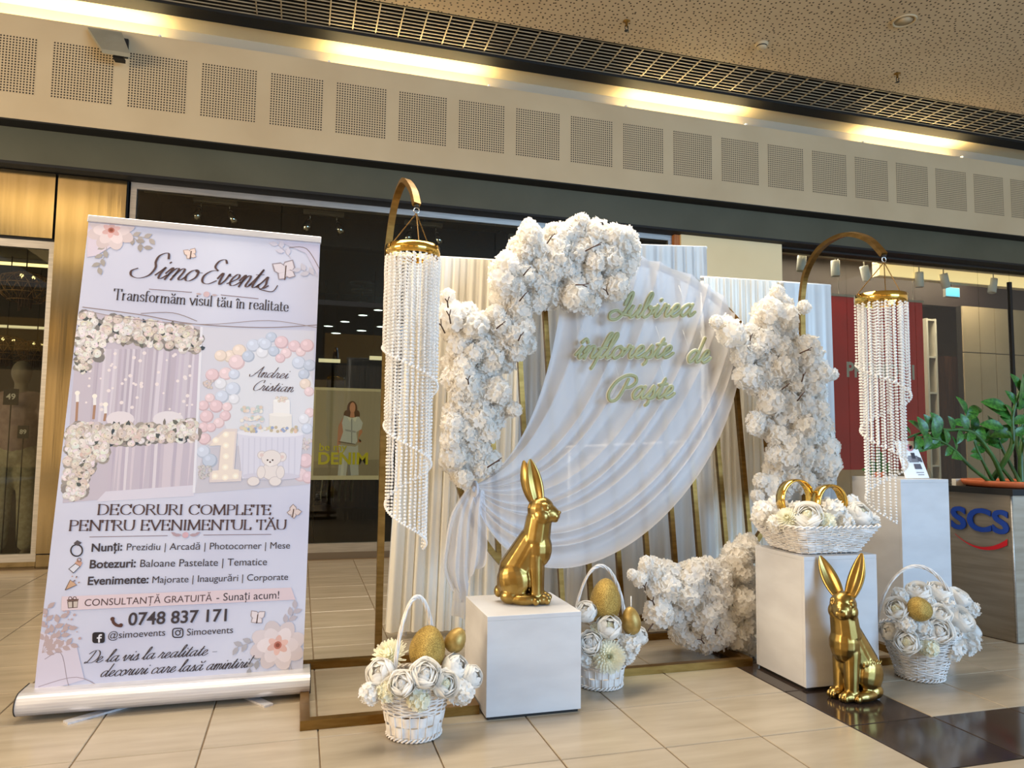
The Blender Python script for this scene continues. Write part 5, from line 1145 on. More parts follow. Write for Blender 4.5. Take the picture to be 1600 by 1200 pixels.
# ---------------------------------------------------------------- golden rabbits
def rabbit(label, base, heading, unit, ears, head_yaw, group, fur=False):
    mw = Matrix.Translation(base) @ Matrix.Rotation(heading, 4, 'Z')
    t = thing('rabbit_figurine', label, 'figurine', mw=mw, group=group); u = unit; mb = MB()
    def V(x, y, z): return Vector((x, y, z))*u
    def E(x, y, z, r, rot=None): mb.ell(V(x, y, z), tuple(k*u for k in (r if hasattr(r, '__len__') else (r, r, r))), rot)
    def K(a, b, ra, rb): mb.cap(V(*a), V(*b), ra*u, rb*u)
    tilt = Matrix.Rotation(math.radians(32), 3, 'Y')
    K((-15, 0, 36), (17, 0, 90), 27, 21); E(-15, 0, 33, (27, 28, 33)); E(-8, 0, 52, (26, 25, 34), tilt); E(22, 0, 84, (23, 23, 31)); E(15, 0, 55, (17, 19, 30))
    K((19, 0, 96), (24, 0, 130), 22.5, 20.5); K((-14, 0, 50), (13, 0, 100), 26, 19)
    for s in (-1, 1):
        K((20, s*10, 74), (22, s*10.5, 12), 13, 10); E(29, s*11, 8, (14, 10, 8.5))
        for k in (-1, 0, 1): E(39, s*11+k*5.4, 6.5, (5.4, 3.0, 5.8))
        E(-12, s*17, 37, (25, 13, 27), Matrix.Rotation(math.radians(-12), 3, 'Y')); E(3, s*21, 8.5, (23, 10, 9)); E(-18, s*18, 12, (16, 11, 12))
        for k in (-1, 0, 1): E(23, s*21+k*5.2, 6.5, (5.6, 2.9, 5.6))
    E(-38, 0, 16, (8, 9, 10))
    hy = Matrix.Rotation(head_yaw, 3, 'Z'); piv = Vector((23, 0, 0))
    def Hh(x, y, z): p = hy @ (Vector((x, y, z))-piv)+piv; return (p.x, p.y, p.z)
    def EH(x, y, z, r, rot=None): E(*Hh(x, y, z), r, (hy @ rot) if rot else hy)
    EH(26, 0, 143, (21, 20, 21)); EH(40, 0, 138, (15, 15, 14)); EH(46, 0, 136, (11.5, 12, 11)); EH(32, 0, 153, (16, 15, 10), Matrix.Rotation(math.radians(28), 3, 'Y')); EH(56.5, 0, 140, (2.8, 4.2, 2.6))
    for s in (-1, 1):
        EH(49.5, s*5.2, 134, (7.5, 5.6, 6)); EH(30, s*13, 134, (13, 9, 12)); EH(38, s*14.5, 146.5, (5.2, 3.0, 4.0)); EH(36, s*14.5, 152, (8, 3.2, 2.4))
    EH(49, 0, 127.5, (5.5, 5, 3.4))
    for k in range(-4, 5) if fur else (): E(40-abs(k)*2.0, k*3.9, 76+abs(k)*2.2, (2.2, 1.2, 8))
    for k in range(7 if fur else 0):
        for s in (-1, 1): E(-26+k*5.5, s*(27.0-abs(k-2)*.9), 61-abs(k-2)*1.6, (1.1, 1.3, 4.5), Matrix.Rotation(-.4, 3, 'Y'))
    o = remeshed(mb, 'body', M['gold'], 1.25*u, 5, t)
    for s in (-1, 1):
        rt_, tp_, sd_ = ears[0 if s < 0 else 1]; root = Vector(Hh(*rt_)); tipv = Vector(Hh(*tp_)); ax = (tipv-root); ln = ax.length; d = ax.normalized()
        side = hy @ Vector(sd_).normalized(); side = (side-d*side.dot(d)).normalized(); front = d.cross(side)
        if (hy @ Vector((.75, s*1.0 if abs(sd_[0]) > .5 else 0, 0))).dot(front) < 0: front = -front
        eb = MB()
        def ear(a, v):
            wdt = 12.5*math.sin(PI*min(1, .17+.83*v*.985))**.7+.3; th = wdt*.45
            an = 2*PI*a; cx = math.cos(an)*wdt; cy = math.sin(an)*th
            if cy > 0: cy -= th*1.25*math.exp(-(cx/(wdt*.55+.01))**2)
            return (root+d*(ln*(v*1.08-.08))+side*cx+front*(cy-4*math.sin(PI*v)))*u
        eb.grid(ear, 24, 20, True, True); eb.add([ear(j/24, 1) for j in range(24)], [tuple(range(24))], True); eb.build('ear', M['gold'], t)
    return t
rabbit('upright golden rabbit figurine in profile on the low white cube', atz(817, 941, 1.0), math.radians(-24), .00278, (((24, -8, 158), (11, -11, 222), (1, .3, 0)), ((13, 8, 158), (-4, 10, 219), (1, -.3, 0))), math.radians(-6), 'golden rabbit figurines')
rabbit('golden rabbit figurine with spread ears on the floor before the pedestal', fl(1338, 1089), math.radians(-172), .00272*1.03, (((16, -9, 158), (4, -36, 212), (.3, -1, 0)), ((16, 9, 158), (6, 26, 222), (.3, 1, 0))), math.radians(34), 'golden rabbit figurines', True)
# ---------------------------------------------------------------- flowers
def petal_mesh(name, rho, th1, halfw, curl, m='petal'):
    mb = MB(); th0 = math.radians(150); th1 = math.radians(th1); hw = math.radians(halfw)
    def f(u, v):
        x = (u-.5)*2; th = th0+(th1-th0)*v+.34*x*x*v*v; az = x*hw*(.45+.55*math.sin(PI*(.1+.55*v))); r = rho*(1+curl*max(0, v-.55)**2*4+.025*math.sin(u*8+1)*v)
        return Vector((r*math.sin(th)*math.sin(az), r*math.sin(th)*math.cos(az), r*math.cos(th)))
    mb.grid(f, 8, 7); return mb.mesh(name, M[m])
PETS = {'rose': tuple((petal_mesh('petal', r, th, hw, cu), n) for r, th, hw, cu, n in ((1.0, 64, 50, .16, 5), (.91, 54, 50, .12, 5), (.81, 45, 52, .09, 5), (.70, 37, 54, .06, 4), (.57, 30, 60, .04, 3))),
        'peony': tuple((petal_mesh('petal', r, th, hw, cu), n) for r, th, hw, cu, n in ((.98, 60, 46, .07, 6), (.92, 46, 48, .03, 6), (.85, 32, 50, .0, 5), (.78, 18, 56, -.02, 4)))}
def heart_mesh(seed, cream=False):
    mb = MB(); mb.ell((0, 0, .1), (.42, .42, .40), n=12, m=7)
    for k in range(8):
        a0 = k*2.4; r = .06+.045*k; z = .60-.010*k*k
        mb.grid(lambda u, v: Vector((math.cos(a0+u*2.3)*(r+.03*v), math.sin(a0+u*2.3)*(r+.03*v), .1+(z-.1)*v+.03*math.sin(u*PI))), 8, 2)
    return mb.mesh('heart', M['petal_cream' if cream else 'petal'])
HEART = [heart_mesh(1), heart_mesh(2, True)]
def mum_mesh():
    mb = MB(); rg = random.Random(4)
    for i in range(150):
        f = i/150; el = 1.45-1.75*f; a = i*2.39996; d = Vector((math.cos(a)*math.cos(el), math.sin(a)*math.cos(el), math.sin(el))); s = Vector((-math.sin(a), math.cos(a), 0)); l = .45+.55*f**.5+rg.uniform(-.06, .06); up = d.cross(s)*-1
        b = Vector((0, 0, .2)); mb.add([b+d*.1-s*.03, b+d*.1+s*.03, b+d*l*.6+s*.075+up*.03, b+d*l*.95+s*.04+Vector((0, 0, .06*f)), b+d*l*.95-s*.04+Vector((0, 0, .06*f)), b+d*l*.6-s*.075+up*.03], [(0, 1, 2, 5), (5, 2, 3, 4)])
    mb.ell((0, 0, .2), .3, n=8, m=6); return mb.mesh('chrysanthemum', M['petal_cream'])
MUM = mum_mesh(); HYD = cluster_mesh(40, 34, 'petal'); HYD2 = cluster_mesh(41, 30, 'petal_cream')
def flower(kind, loc, nrm, r, label, group):
    q = Vector((0, 0, 1)).rotation_difference(nrm.normalized()).to_matrix().to_4x4(); tw = Matrix.Rotation(R.uniform(0, 6), 4, 'Z')
    mw = Matrix.Translation(loc) @ q @ tw @ Matrix.Scale(r, 4)
    if kind in ('mum', 'hyd', 'hydc'):
        o = link({'mum': 'chrysanthemum'}.get(kind, 'hydrangea'), {'mum': MUM, 'hyd': HYD, 'hydc': HYD2}[kind]); o.matrix_world = mw; tag(o, label, 'flower', group); return o
    t = thing({'rose': 'silk_rose', 'peony': 'silk_peony'}[kind], label, 'flower', mw=mw, group=group)
    link('heart', HEART[R.random() < .3], t)
    for me, n in PETS[kind]:
        a0 = R.uniform(0, 6)
        for k in range(n):
            o = link('petal', me, t); o.matrix_local = Matrix.Rotation(a0+2*PI*k/n, 4, 'Z') @ Matrix.Rotation(R.uniform(-.07, .07), 4, 'X') @ Matrix.Scale(R.uniform(.95, 1.06), 4)
    return t
def bouquet(items, centre, group):
    for (px, py, rp, kind, yt, lab) in items:
        p = at(px, py, yt); r = rp*dep(p)/FPX
        n = (p-centre).normalized()*.7+(CAM-p).normalized()*.55+Vector((0, 0, .25)); flower(kind, p-n.normalized()*r*.3, n, r*(1.0 if kind in ('rose', 'peony') else 1.08), lab, group)
def egg(label, px, py, rp, ryp, yt, m, tilt=0.0, dirv=None, stick=None):
    p = at(px, py, yt); s = dep(p)/FPX; r = rp*s; h = ryp*s
    pr = [(1e-5, -1)]+[(math.sin(a)*(1-.16*(-math.cos(a))), -math.cos(a)) for a in [PI*i/16 for i in range(1, 16)]]+[(1e-5, 1)]
    mb = MB().lathe([(a*r, b*h) for a, b in pr], 28, (0, 0, 0), axis=Matrix.Rotation(tilt, 3, 'Y'))
    if stick is None:
        o = mb.build('golden_egg', m, base=False); o.location = p; tag(o, label, 'egg', 'golden eggs in the baskets'); return o
    t = thing('golden_egg', label, 'egg', p, 'golden eggs in the baskets'); mb.v = [tuple(Vector(v)+p) for v in mb.v]; mb.build('shell', m, t)
    MB().tube([p+Vector((0, 0, h*.6)), p+Vector((0, 0, h*.6+stick))], .003, 6).build('ribbon_loop', M['petal'], t); return t
# ---------------------------------------------------------------- wicker baskets
def weave(mb, c, shape, h0, h1, rows, stakes, amp, rr, sq=None, seg=None):
    seg = seg or stakes*6
    for k in range(rows):
        f = (k+.5)/rows; z = h0+(h1-h0)*f; pts = []
        for i in range(seg):
            a = 2*PI*i/seg; rx, ry = shape(z, a); o = amp*math.cos(a*stakes/2+(PI if k % 2 else 0)); d = Vector((rx, ry, 0)); d += d.normalized()*o
            pts.append(c+d+Vector((0, 0, z+.002*math.sin(a*3+k))))
        mb.tube(pts, rr, 5, True)
def round_basket(label, c, r0, r1, h, handle, splint=False, rows=None):
    """c centre of base on the floor (metres); handle = (half width, top height, direction angle)"""
    t = thing('wicker_basket', label, 'basket', c, 'white wicker baskets')
    shape = lambda z, a: ((r0+(r1-r0)*(max(0, z)/h)**1.25)*math.cos(a), (r0+(r1-r0)*(max(0, z)/h)**1.25)*math.sin(a))
    MB().lathe([(1e-5, .006), (r0*.97, .006), (r0*.97, .014), (1e-5, .014)], 28, c).build('base', M['wicker'], t)
    stakes = 22; zsp = h*.46 if splint else h*.07
    mb = MB()
    for k in range(stakes):
        a = 2*PI*(k+.5)/stakes; pts = []
        for j in range(7):
            z = .004+h*j/6; x, y = shape(z, a); pts.append(c+Vector((x, y, z)))
        mb.tube(pts, .0028, 5)
    mb.build('stakes', M['wicker'], t)
    mb = MB(); weave(mb, c, shape, zsp, h*.97, int((h*.97-zsp)/.0068), stakes, .0042, .0030); mb.build('woven_wall', M['wicker'], t)
    if splint:
        for k in range(2):
            z0 = h*.09+k*h*.185; z1 = z0+h*.17
            def sp(u, v, z0=z0, z1=z1, k=k):
                a = 2*PI*u; z = z0+(z1-z0)*v; x, y = shape(z, a); d = Vector((x, y, 0)); d += d.normalized()*(.0045*math.cos(a*stakes/2+(PI if k else 0))); return c+d+Vector((0, 0, z))
            MB().grid(sp, stakes*4, 2, True, True).build('splint_band', M['wicker'], t)
    for z, rr in ((.008, .006), (h, .006)):
        mb = MB()
        for s in (0, PI):
            pts = []
            for i in range(120):
                a = 2*PI*i/120; x, y = shape(z, a); d = Vector((x, y, 0)); d += d.normalized()*(rr*.8*math.cos(a*18+s)); pts.append(c+d+Vector((0, 0, z+rr*.8*math.sin(a*18+s))))
            mb.tube(pts, rr*.62, 5, True)
        mb.build('rim' if z > .1 else 'foot_rim', M['wicker'], t)
    hw, ht, ang = handle; mb = MB(); dv = Vector((math.cos(ang), math.sin(ang), 0)); pv = Vector((-dv.y, dv.x, 0))
    for s in range(4):
        pts = []
        for i in range(70):
            f = i/69; a = PI*f; base = c+dv*(-hw*math.cos(a)*(1.0-.08*math.sin(a)))+Vector((0, 0, h*.55+(ht-h*.55)*math.sin(a)**.82)); tw = f*26+s*PI/2
            pts.append(base+pv*(.0055*math.cos(tw))+Vector((0, 0, .0055*math.sin(tw)))+dv*(.0055*math.sin(tw)*abs(math.cos(a))))
        mb.tube(pts, .0042, 5)
    mb.build('handle', M['wicker'], t); return t
c1 = P(.86, -.12); z1 = at(667, 932, -.12).z
round_basket('white wicker basket with tall twisted handle left of the low cube', c1, .245*T, .345*T, .52*T, (.26*T, z1, .55), True)
G = 'flowers in the basket left of the low cube'
bouquet([(607, 1024, 31, 'mum', .0, 'large cream chrysanthemum at the upper left of the leftmost basket'), (592, 1050, 23, 'peony', -.3, 'round white peony at the left of the leftmost basket, under the chrysanthemum'), (576, 1082, 17, 'hyd', -.35, 'lowest left hydrangea head of the leftmost basket'),
         (627, 1068, 20, 'rose', -.5, 'open white rose at the front left of the leftmost basket, under the handle'), (665, 1052, 23, 'rose', -.5, 'largest open white rose, right below the glitter egg of the leftmost basket'), (697, 1068, 21, 'rose', -.48, 'open white rose at the front right of the leftmost basket'),
         (716, 1040, 21, 'peony', -.2, 'white peony right of the glitter egg, below the small egg'), (741, 1056, 18, 'peony', -.25, 'rightmost white peony of the leftmost basket, beside the cube'), (724, 1080, 20, 'hyd', -.35, 'low right hydrangea head of the leftmost basket'), (655, 1094, 17, 'hydc', -.48, 'cream hydrangea head over the front rim of the leftmost basket'), (603, 1080, 15, 'hydc', -.42, 'small cream hydrangea head at the left rim of the leftmost basket')], c1+Vector((0, 0, .2)), G)
egg('big gold glitter egg in the leftmost basket', 668, 1012, 28, 34, -.1, M['glitter'], .12); egg('small plain gold egg in the leftmost basket', 712, 1000, 16, 20, -.05, M['egg_gold'], .5)
c2 = P(3.1, .74); z2 = at(940, 884, .74).z
round_basket('white wicker basket between the low cube and the blossom heap', c2, .25*T, .33*T, .48*T, (.36*T, z2, .1), True)
G = 'flowers in the basket right of the low cube'
bouquet([(915, 953, 17, 'peony', .55, 'white peony beside the cube edge at the upper left of the second basket'), (952, 978, 20, 'peony', .42, 'round white peony right below the large egg of the second basket'), (922, 1004, 18, 'rose', .40, 'white rose by the cube edge in the second basket'), (952, 1026, 27, 'mum', .36, 'cream chrysanthemum over the front rim of the second basket'),
         (986, 1006, 18, 'hyd', .45, 'white hydrangea head at the right of the second basket'), (1002, 992, 14, 'peony', .55, 'rightmost white peony of the second basket, below the small egg'), (935, 985, 13, 'hydc', .5, 'small cream hydrangea between peony and rose in the second basket'), (980, 1025, 14, 'hyd', .45, 'small white hydrangea at the right rim of the second basket'), (915, 1030, 12, 'hyd', .48, 'small white hydrangea at the left rim of the second basket')], c2+Vector((0, 0, .2)), G)
egg('large gold glitter egg in the second basket', 946, 937, 24, 33, .62, M['glitter'], 0.05, stick=.03); egg('small plain gold egg at the right of the second basket', 986, 970, 15, 22, .52, M['egg_gold'], -.12, stick=.07)
c3 = P(6.92, .06); z3 = at(1450, 884, .06).z
round_basket('round white wicker basket full of roses at the far right', c3, .25*T, .44*T, .56*T, (.53*T, z3, -.25), False)
G = 'flowers in the far right basket'
bouquet([(1400, 950, 18, 'rose', -.15, 'white rose left of the egg in the far right basket'), (1434, 921, 17, 'rose', .05, 'white rose above the egg in the far right basket'), (1468, 921, 18, 'rose', .0, 'white rose at the top of the far right basket'), (1500, 930, 17, 'rose', .05, 'white rose at the upper right, by the handle of the far right basket'), (1505, 966, 20, 'rose', -.2, 'largest open white rose at the right of the far right basket'),
         (1467, 985, 21, 'rose', -.32, 'open white rose at the front centre of the far right basket'), (1417, 1003, 18, 'rose', -.3, 'white rosebud over the left rim of the far right basket'), (1441, 981, 15, 'hyd', -.25, 'small hydrangea head right below the egg of the far right basket'), (1490, 1012, 20, 'hyd', -.28, 'hydrangea head over the front right rim of the far right basket'), (1518, 1004, 17, 'hyd', -.12, 'lowest right hydrangea head of the far right basket'),
         (1524, 984, 13, 'peony', 0.0, 'rightmost white peony of the far right basket'), (1470, 958, 16, 'rose', -.25, 'small white rose in the middle of the far right basket'), (1452, 1012, 14, 'hydc', -.32, 'cream hydrangea at the front rim of the far right basket'), (1388, 985, 14, 'peony', -.05, 'white peony at the left edge of the far right basket, by the rabbit'), (1415, 975, 14, 'hyd', -.25, 'hydrangea head left of the egg, over the left rim of the far right basket'), (1518, 950, 13, 'hyd', .0, 'hydrangea head at the upper right edge of the far right basket'), (1450, 938, 12, 'hyd', -.05, 'small hydrangea right above the egg of the far right basket'), (1405, 928, 12, 'hyd', .1, 'hydrangea head at the upper left edge of the far right basket'), (1488, 990, 13, 'hyd', -.28, 'hydrangea head between the two largest front roses of the far right basket'), (1480, 945, 14, 'hyd', -.1, 'small hydrangea below the top peonies of the far right basket')], c3+Vector((0, 0, .22)), G)
egg('gold speckled egg among the roses of the far right basket', 1436, 951, 18, 19, -.28, M['glitter'], -.5)
# rectangular basket with rings on the middle pedestal
zb = 1.47*T; cb = P(5.75, .42, 1.47)
t = thing('wicker_basket', 'rectangular white wicker tray basket on the middle pedestal', 'basket', cb, 'white wicker baskets')
def rsq(z, a):
    f = max(0, z)/(.32*T); hx = (.40+.20*f)*T; hy = (.34+.17*f)*T; ca, sa = math.cos(a), math.sin(a); k = (abs(ca)**7+abs(sa)**7)**(-1/7); return hx*ca*k, hy*sa*k
MB().add([cb+Vector((*rsq(0, 2*PI*i/48), .006)) for i in range(48)], [tuple(range(48))]).build('base', M['wicker'], t)
mb = MB()
for k in range(40): a = 2*PI*(k+.5)/40; mb.tube([cb+Vector((*rsq(z, a), z)) for z in (.003, .06, .128)], .003, 5)
mb.build('stakes', M['wicker'], t); mb = MB(); weave(mb, cb, rsq, .006, .122, 15, 40, .0045, .0034, seg=240); mb.build('woven_wall', M['wicker'], t)
mb = MB()
for s in (0, PI): mb.tube([cb+Vector((*rsq(.128, 2*PI*i/200), .13+.005*math.sin(2*PI*i/200*30+s)))+Vector((math.cos(2*PI*i/200), math.sin(2*PI*i/200), 0))*(.005*math.cos(2*PI*i/200*30+s)) for i in range(200)], .0042, 5, True)
mb.build('rim', M['wicker'], t)
G = 'flowers in the tray basket'
bouquet([(1192, 800, 20, 'hyd', .55, 'leftmost white hydrangea head in the tray basket'), (1212, 790, 17, 'hyd', .75, 'hydrangea head at the left back of the tray basket'), (1230, 810, 20, 'mum', .2, 'cream chrysanthemum left of the golden rings'), (1262, 803, 21, 'rose', .05, 'white rose in front of the left golden ring'), (1303, 798, 22, 'hyd', .15, 'white hydrangea inside the right golden ring'),
         (1345, 800, 20, 'peony', .1, 'white peony right of the golden rings'), (1362, 812, 14, 'hyd', .15, 'rightmost small hydrangea over the tray basket rim'), (1290, 815, 15, 'hydc', .0, 'cream hydrangea at the front rim between the rings'), (1322, 815, 14, 'hyd', .02, 'small hydrangea at the front rim below the right ring'), (1330, 785, 15, 'hyd', .5, 'hydrangea head at the right back of the tray basket'), (1245, 795, 15, 'hyd', .6, 'small hydrangea within the left golden ring'), (1212, 816, 14, 'hyd', .3, 'small hydrangea over the left rim of the tray basket')], cb+Vector((0, 0, .02)), G)
for (px, py, rp, yt, yaw, lab) in ((1243, 780, 31, .45, .08, 'left golden ring standing in the tray basket flowers'), (1296, 787, 30, .30, .12, 'right golden ring standing in the tray basket flowers')):
    p = at(px, py, yt); r = rp*dep(p)/FPX; q = Matrix.Rotation(yaw, 3, 'Z') @ Matrix.Rotation(PI/2, 3, 'X'); hw = .03
    o = MB().lathe([(r*.93, -hw), (r, -hw*.9), (r*1.02, 0), (r, hw*.9), (r*.93, hw), (r*.915, 0), (r*.93, -hw)], 56, (0, 0, 0), axis=q).build('golden_ring', M['gold_shiny']); o.location = p; tag(o, lab, 'ring', 'golden wedding rings')
# ---------------------------------------------------------------- leaflet stand, desk, plant
pz = 2.28*T; A = at(1417, 692, 1.1); 
t = thing('leaflet_stand', 'white printed leaflet in a clear holder on the tallest pedestal', 'leaflet', Vector((at(1432, 752, 1.1).x, 1.1*T, pz)))
xa = at(1413, 720, 1.1).x; xb = at(1446, 752, 1.15).x; zt = at(1425, 690, 1.2).z; lean = .07
def lf3(u, v, o=0.0): return Vector((xa+(xb-xa)*(u*(1-.0)), 1.08*T+lean*v-o, pz+.003+(zt-pz)*v))
sk = .0
MB().add([lf3(0, 0), lf3(1, 0), lf3(.86, 1), lf3(.0, 1), lf3(0, 0, -.006), lf3(1, 0, -.006), lf3(.86, 1, -.006), lf3(0, 1, -.006)], [(0, 1, 2, 3), (7, 6, 5, 4), (0, 4, 5, 1), (1, 5, 6, 2), (2, 6, 7, 3), (3, 7, 4, 0)]).build('leaflet', M['white'], t); LFO = t.children[0]
MB().add([lf3(1.0, 0, .002), lf3(1.16, 0, .002), lf3(1.05, .62, .002), lf3(.92, .62, .002), lf3(1.0, 0, -.02), lf3(1.16, 0, -.02), lf3(1.05, .62, -.02), lf3(.92, .62, -.02)], [(0, 1, 2, 3), (7, 6, 5, 4), (0, 4, 5, 1), (1, 5, 6, 2), (2, 6, 7, 3), (3, 7, 4, 0)]).build('holder', M['acrylic'], t)
mb = MB(); lc = [0]
def lp(us, c): lc[0] += .0003; mb.add([lf3(u, v, .001+lc[0]) for u, v in us], [tuple(range(len(us)))], c=col(c))
lp([(.52+.17*math.cos(a), .82+.1*math.sin(a)) for a in [2*PI*i/14 for i in range(14)]], (206, 150, 160)); lp([(.5, .76), (.62, .80), (.66, .88), (.52, .86)], (50, 40, 60))
lp([(.35, .42), (.75, .42), (.75, .6), (.35, .6)], (120, 118, 124)); lp([(.5, .52), (.66, .52), (.66, .68), (.5, .68)], (60, 58, 66)); lp([(.5, .24), (.8, .24), (.78, .38), (.5, .38)], (96, 92, 100)); lp([(.24, .46), (.44, .44), (.46, .58), (.26, .6)], (140, 140, 146)); lp([(.72, .46), (.9, .42), (.88, .54), (.74, .58)], (86, 84, 92)); lp([(.5, .14), (.82, .14), (.82, .16), (.5, .16)], (130, 128, 134)); lp([(.56, .08), (.8, .08), (.8, .1), (.56, .1)], (130, 128, 134))
mb.build('print', printmat('leaflet_ink'), LFO)
# desk
d0 = P(9.44, .885); d1 = P(9.05, 2.75); dd = (d1-d0).normalized(); dn = Vector((dd.y, -dd.x, 0)); dn = dn if dn.x < 0 else -dn; DZ = 2.05*T
t = thing('reception_desk', 'brown metal reception desk with blue lettering beside the potted plant', 'desk', d0+(d1-d0)*.5+Vector((.5, 0, 0)))
dw = P(4.2, -.55)
c_ = [d0, d1, d1+dw, d0+dw]
MB().add([*[v+Vector((0, 0, .004)) for v in c_], *[v+Vector((0, 0, DZ)) for v in c_]], [(0, 1, 2, 3), (7, 6, 5, 4), (0, 4, 5, 1), (1, 5, 6, 2), (2, 6, 7, 3), (3, 7, 4, 0)]).build('body', M['desk'], t); DESKB = t.children[0]
ov = [d0+dn*.02+Vector((0, -.02, 0)), d1+dn*.02, d1+dw, d0+dw+Vector((0, -.02, 0))]
MB().add([*[v+Vector((0, 0, DZ)) for v in ov], *[v+Vector((0, 0, DZ+.035)) for v in ov]], [(0, 1, 2, 3), (7, 6, 5, 4), (0, 4, 5, 1), (1, 5, 6, 2), (2, 6, 7, 3), (3, 7, 4, 0)]).build('worktop', M['black'], t)
MB().tube([d0+dn*.002+Vector((0, 0, .004)), d0+dn*.002+Vector((0, 0, DZ))], .006, 6).build('corner_strip', M['alu'], t)
def ondesk(px, py, off=.004):
    r_ = ray(px, py); o = d0+dn*off; return CAM+r_*((o-CAM).dot(dn)/r_.dot(dn))
vs, fs, wd = text_mesh('SCS', bold=.03); A = ondesk(1487, 824); B = ondesk(1578, 832); du = (B-A); du.z = 0; s = du.length/wd; du.normalize(); hh = (ondesk(1530, 797).z-ondesk(1530, 831).z)/.7
m_blue = mat('blue_sign', (26, 62, 150), .35)
mb = MB(); k = len(vs); P3 = lambda v, o: A+du*(v.x*s)+Vector((0, 0, v.y*hh))+dn*o
mb.add([P3(v, .008) for v in vs]+[P3(v, 0) for v in vs], fs+[tuple(i+k for i in reversed(f)) for f in fs]); mb.build('lettering', m_blue, DESKB)
mb = MB(); pts = []
for i in range(19):
    f = i/18; x = 1492+f*82; y = 836+22*math.sin(PI*(f*.62+.0))*1.0-(f>.62)*0; th = 1+9*f**1.6
    y0 = 834+(24-0)*(1-((f-.62)/.62)**2) if f < 1 else 834+24*(1-(.38/.62)**2)
    pts.append((ondesk(x, y0-th*.7, .008), ondesk(x, y0+th*.3, .008)))
mb.add([p for a in pts for p in a], [(2*i, 2*i+1, 2*i+3, 2*i+2) for i in range(18)]); mb.build('red_swoosh', mat('red_sign', (196, 26, 36), .35), DESKB)
q = ondesk(1498, 768, -.06); q.z = DZ+.035
o = MB().box((q.x-.03, q.y-.01, DZ+.035), (q.x+.045, q.y+.02, DZ+.075)).build('name_card', M['offwhite'], base=True, label='small pale card at the left end of the desk top', cat='card')
pc = P(9.95, 1.35); pc.z = DZ+.035
t = thing('potted_plant', 'green glossy-leaved plant in a wide terracotta bowl on the desk', 'potted plant', pc)
MB().lathe([(1e-5, 0), (.20, 0), (.235, .01), (.25, .035), (.245, .04), (.225, .04), (.21, .015), (1e-5, .015)], 40, pc).build('bowl', M['terracotta'], t)
MB().lathe([(.214, .022), (.1, .03), (1e-5, .032)], 30, pc).build('soil', mat('soil', (50, 36, 26), .9), t)
def leaf_mesh():
    mb = MB()
    def f(u, v): x = (u-.5)*2; wd = .27*math.sin(PI*(.04+.94*v))**.9; return Vector((x*wd, v, .10*abs(x)*wd*2+.12*v*(1-v)*2-.14*v*v))
    mb.grid(f, 4, 8); return mb.mesh('leaf', M['leaf'])
LEAF = leaf_mesh()
YP = 1.25
STEMS = [([(1572, 757), (1552, 715), (1520, 676), (1480, 672), (1448, 674), (1418, 684)], 1.25, .42, 12), ([(1533, 757), (1517, 730), (1490, 702), (1462, 686), (1432, 682)], 1.2, .32, 9), ([(1560, 757), (1540, 730), (1528, 705), (1522, 690)], 1.3, .3, 2),
         ([(1578, 760), (1580, 700), (1582, 650), (1594, 608)], 1.15, .55, 9), ([(1590, 760), (1596, 700), (1612, 660), (1640, 630)], 1.3, .5, 9), ([(1574, 758), (1568, 705), (1556, 680), (1538, 668)], 1.4, .3, 9), ([(1586, 758), (1590, 690), (1610, 640), (1650, 600)], 1.5, .45, 9), ([(1566, 758), (1556, 720), (1530, 690), (1510, 660), (1512, 640)], 1.45, .28, 8)]
for pts, y, thick, nl in STEMS:
    w3 = []
    for i, (x, yy) in enumerate(pts): w3.append(at(x, yy, y))
    w3[0] = Vector((max(pc.x-.17, min(pc.x+.17, w3[0].x)), pc.y+R.uniform(-.08, .06), pc.z+.02)); path = catmull(w3, 8)
    MB().tube(path, lambda f, th=thick: .030*th*(1-.72*f)+.002, 8).build('stem', M['stem'], t)
    for k in range(nl):
        f = .38+.62*(k+.5)/nl; i = min(int(f*(len(path)-1)), len(path)-2); p = path[i]; d = (path[i+1]-path[i]).normalized(); sd = 1 if k % 2 else -1
        out = (d*.55+d.cross(Vector((0, -1, 0))).normalized()*sd*.85+Vector((R.uniform(-.2, .2), R.uniform(-.5, .1), R.uniform(0, .35)))).normalized(); l = R.uniform(.085, .125)
        o = link('leaf', LEAF, t); z_ = Vector((R.uniform(-.4, .4), -1, .6)); x_ = out.cross(z_).normalized(); z_ = x_.cross(out)
        o.matrix_local = Matrix(((x_.x*l, out.x*l, z_.x*l, p.x-pc.x), (x_.y*l, out.y*l, z_.y*l, p.y-pc.y), (x_.z*l, out.z*l, z_.z*l, p.z-pc.z), (0, 0, 0, 1)))
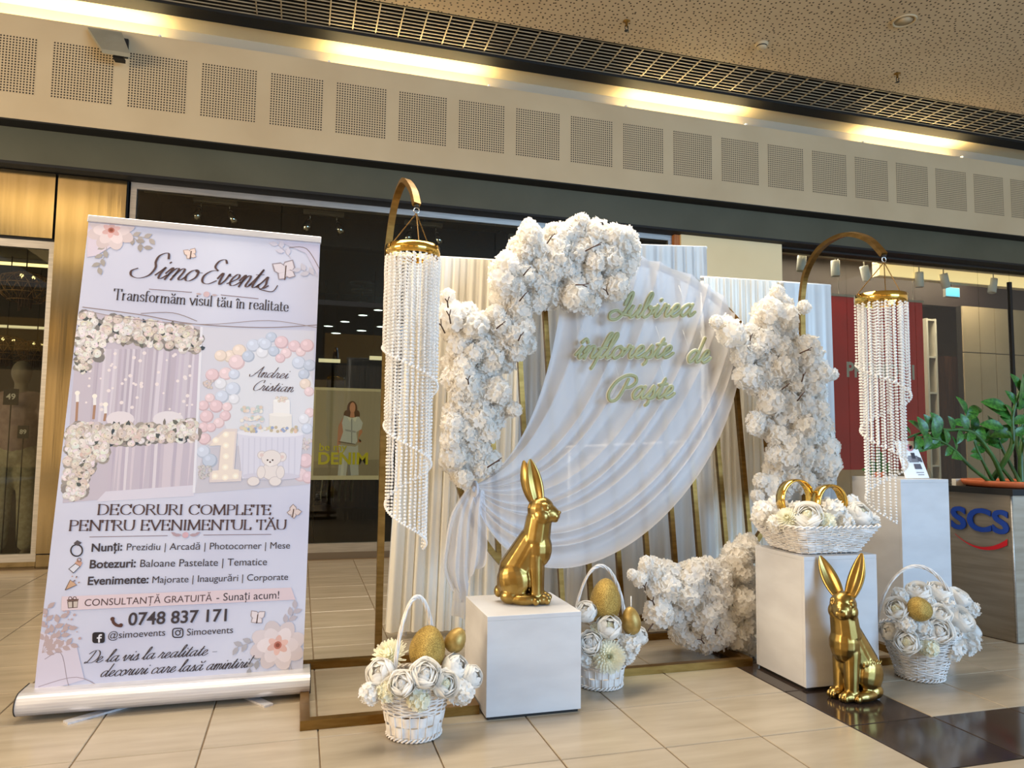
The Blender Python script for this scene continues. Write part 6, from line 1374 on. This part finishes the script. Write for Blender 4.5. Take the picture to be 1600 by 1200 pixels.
# big leaf tuft by the right edge and the leaf hanging behind the bead chandelier
for (x, y, dx, dy, l) in ((1592, 640, .3, 1, .22), (1600, 650, .8, .8, .22), (1580, 655, -.7, .5, .17), (1574, 640, -.9, .35, .15), (1590, 670, -.8, -.2, .15), (1598, 690, .7, -.2, .16), (1568, 668, -1, .2, .13)):
    p = at(x, y, 1.15); out = (_r*dx+Vector((0, 0, dy))).normalized(); z_ = Vector((.2, -1, .3)); x_ = out.cross(z_).normalized(); z_ = x_.cross(out); o = link('leaf', LEAF, t)
    o.matrix_local = Matrix(((x_.x*l, out.x*l, z_.x*l, p.x-pc.x), (x_.y*l, out.y*l, z_.y*l, p.y-pc.y), (x_.z*l, out.z*l, z_.z*l, p.z-pc.z), (0, 0, 0, 1)))
pb = Vector((at(1372, 752, 1.5).x, 1.5*T, 2.28*T))
t = thing('small_plant', 'small green leafy plant behind the right bead chandelier', 'plant', pb)
MB().lathe([(1e-5, 0), (.03, 0), (.038, .03), (.034, .03), (1e-5, .02)], 18, pb).build('pot', M['terracotta'], t)
for (dx, dz, l) in ((-.5, .9, .10), (.3, 1, .12), (.8, .6, .1), (-.9, .3, .09), (.1, 1, .15)):
    out = (_r*dx+Vector((0, 0, dz))).normalized(); z_ = Vector((.2, -1, .3)); x_ = out.cross(z_).normalized(); z_ = x_.cross(out); o = link('leaf', LEAF, t)
    o.matrix_local = Matrix(((x_.x*l, out.x*l, z_.x*l, 0), (x_.y*l, out.y*l, z_.y*l, 0), (x_.z*l, out.z*l, z_.z*l, .02), (0, 0, 0, 1)))
# price signs in the left shop window
for body, (xa, ya, xb, yb), lab in (('49', (6, 607, 28, 633), 'black price card reading 49 in front of the mannequin'), ('89', (28, 665, 44, 685), 'dim price card reading 89 beside the mannequin')):
    A, B = at(xa, ya, 10.75), at(xb, yb, 10.75); t = thing('price_card', lab, 'price card', Vector(((A.x+B.x)/2, A.y, B.z)), 'price cards in the left shop window')
    CD = MB().box((A.x, A.y, B.z), (B.x, A.y+.006, A.z)).build('card', M['black'], t)
    MB().tube([Vector(((A.x+B.x)/2, A.y+.012, A.z)), Vector(((A.x+B.x)/2, A.y+.012, 0))], .005, 6).build('stand', M['dark'], t)
    vs, fs, wd = text_mesh(body, bold=.02); s = (B.x-A.x)*.62/wd
    MB().add([Vector((A.x+(B.x-A.x)*.19+v.x*s, A.y-.002, (A.z+B.z)/2-.3*s+v.y*s)) for v in vs], fs).build('digits', M['offwhite'], CD)
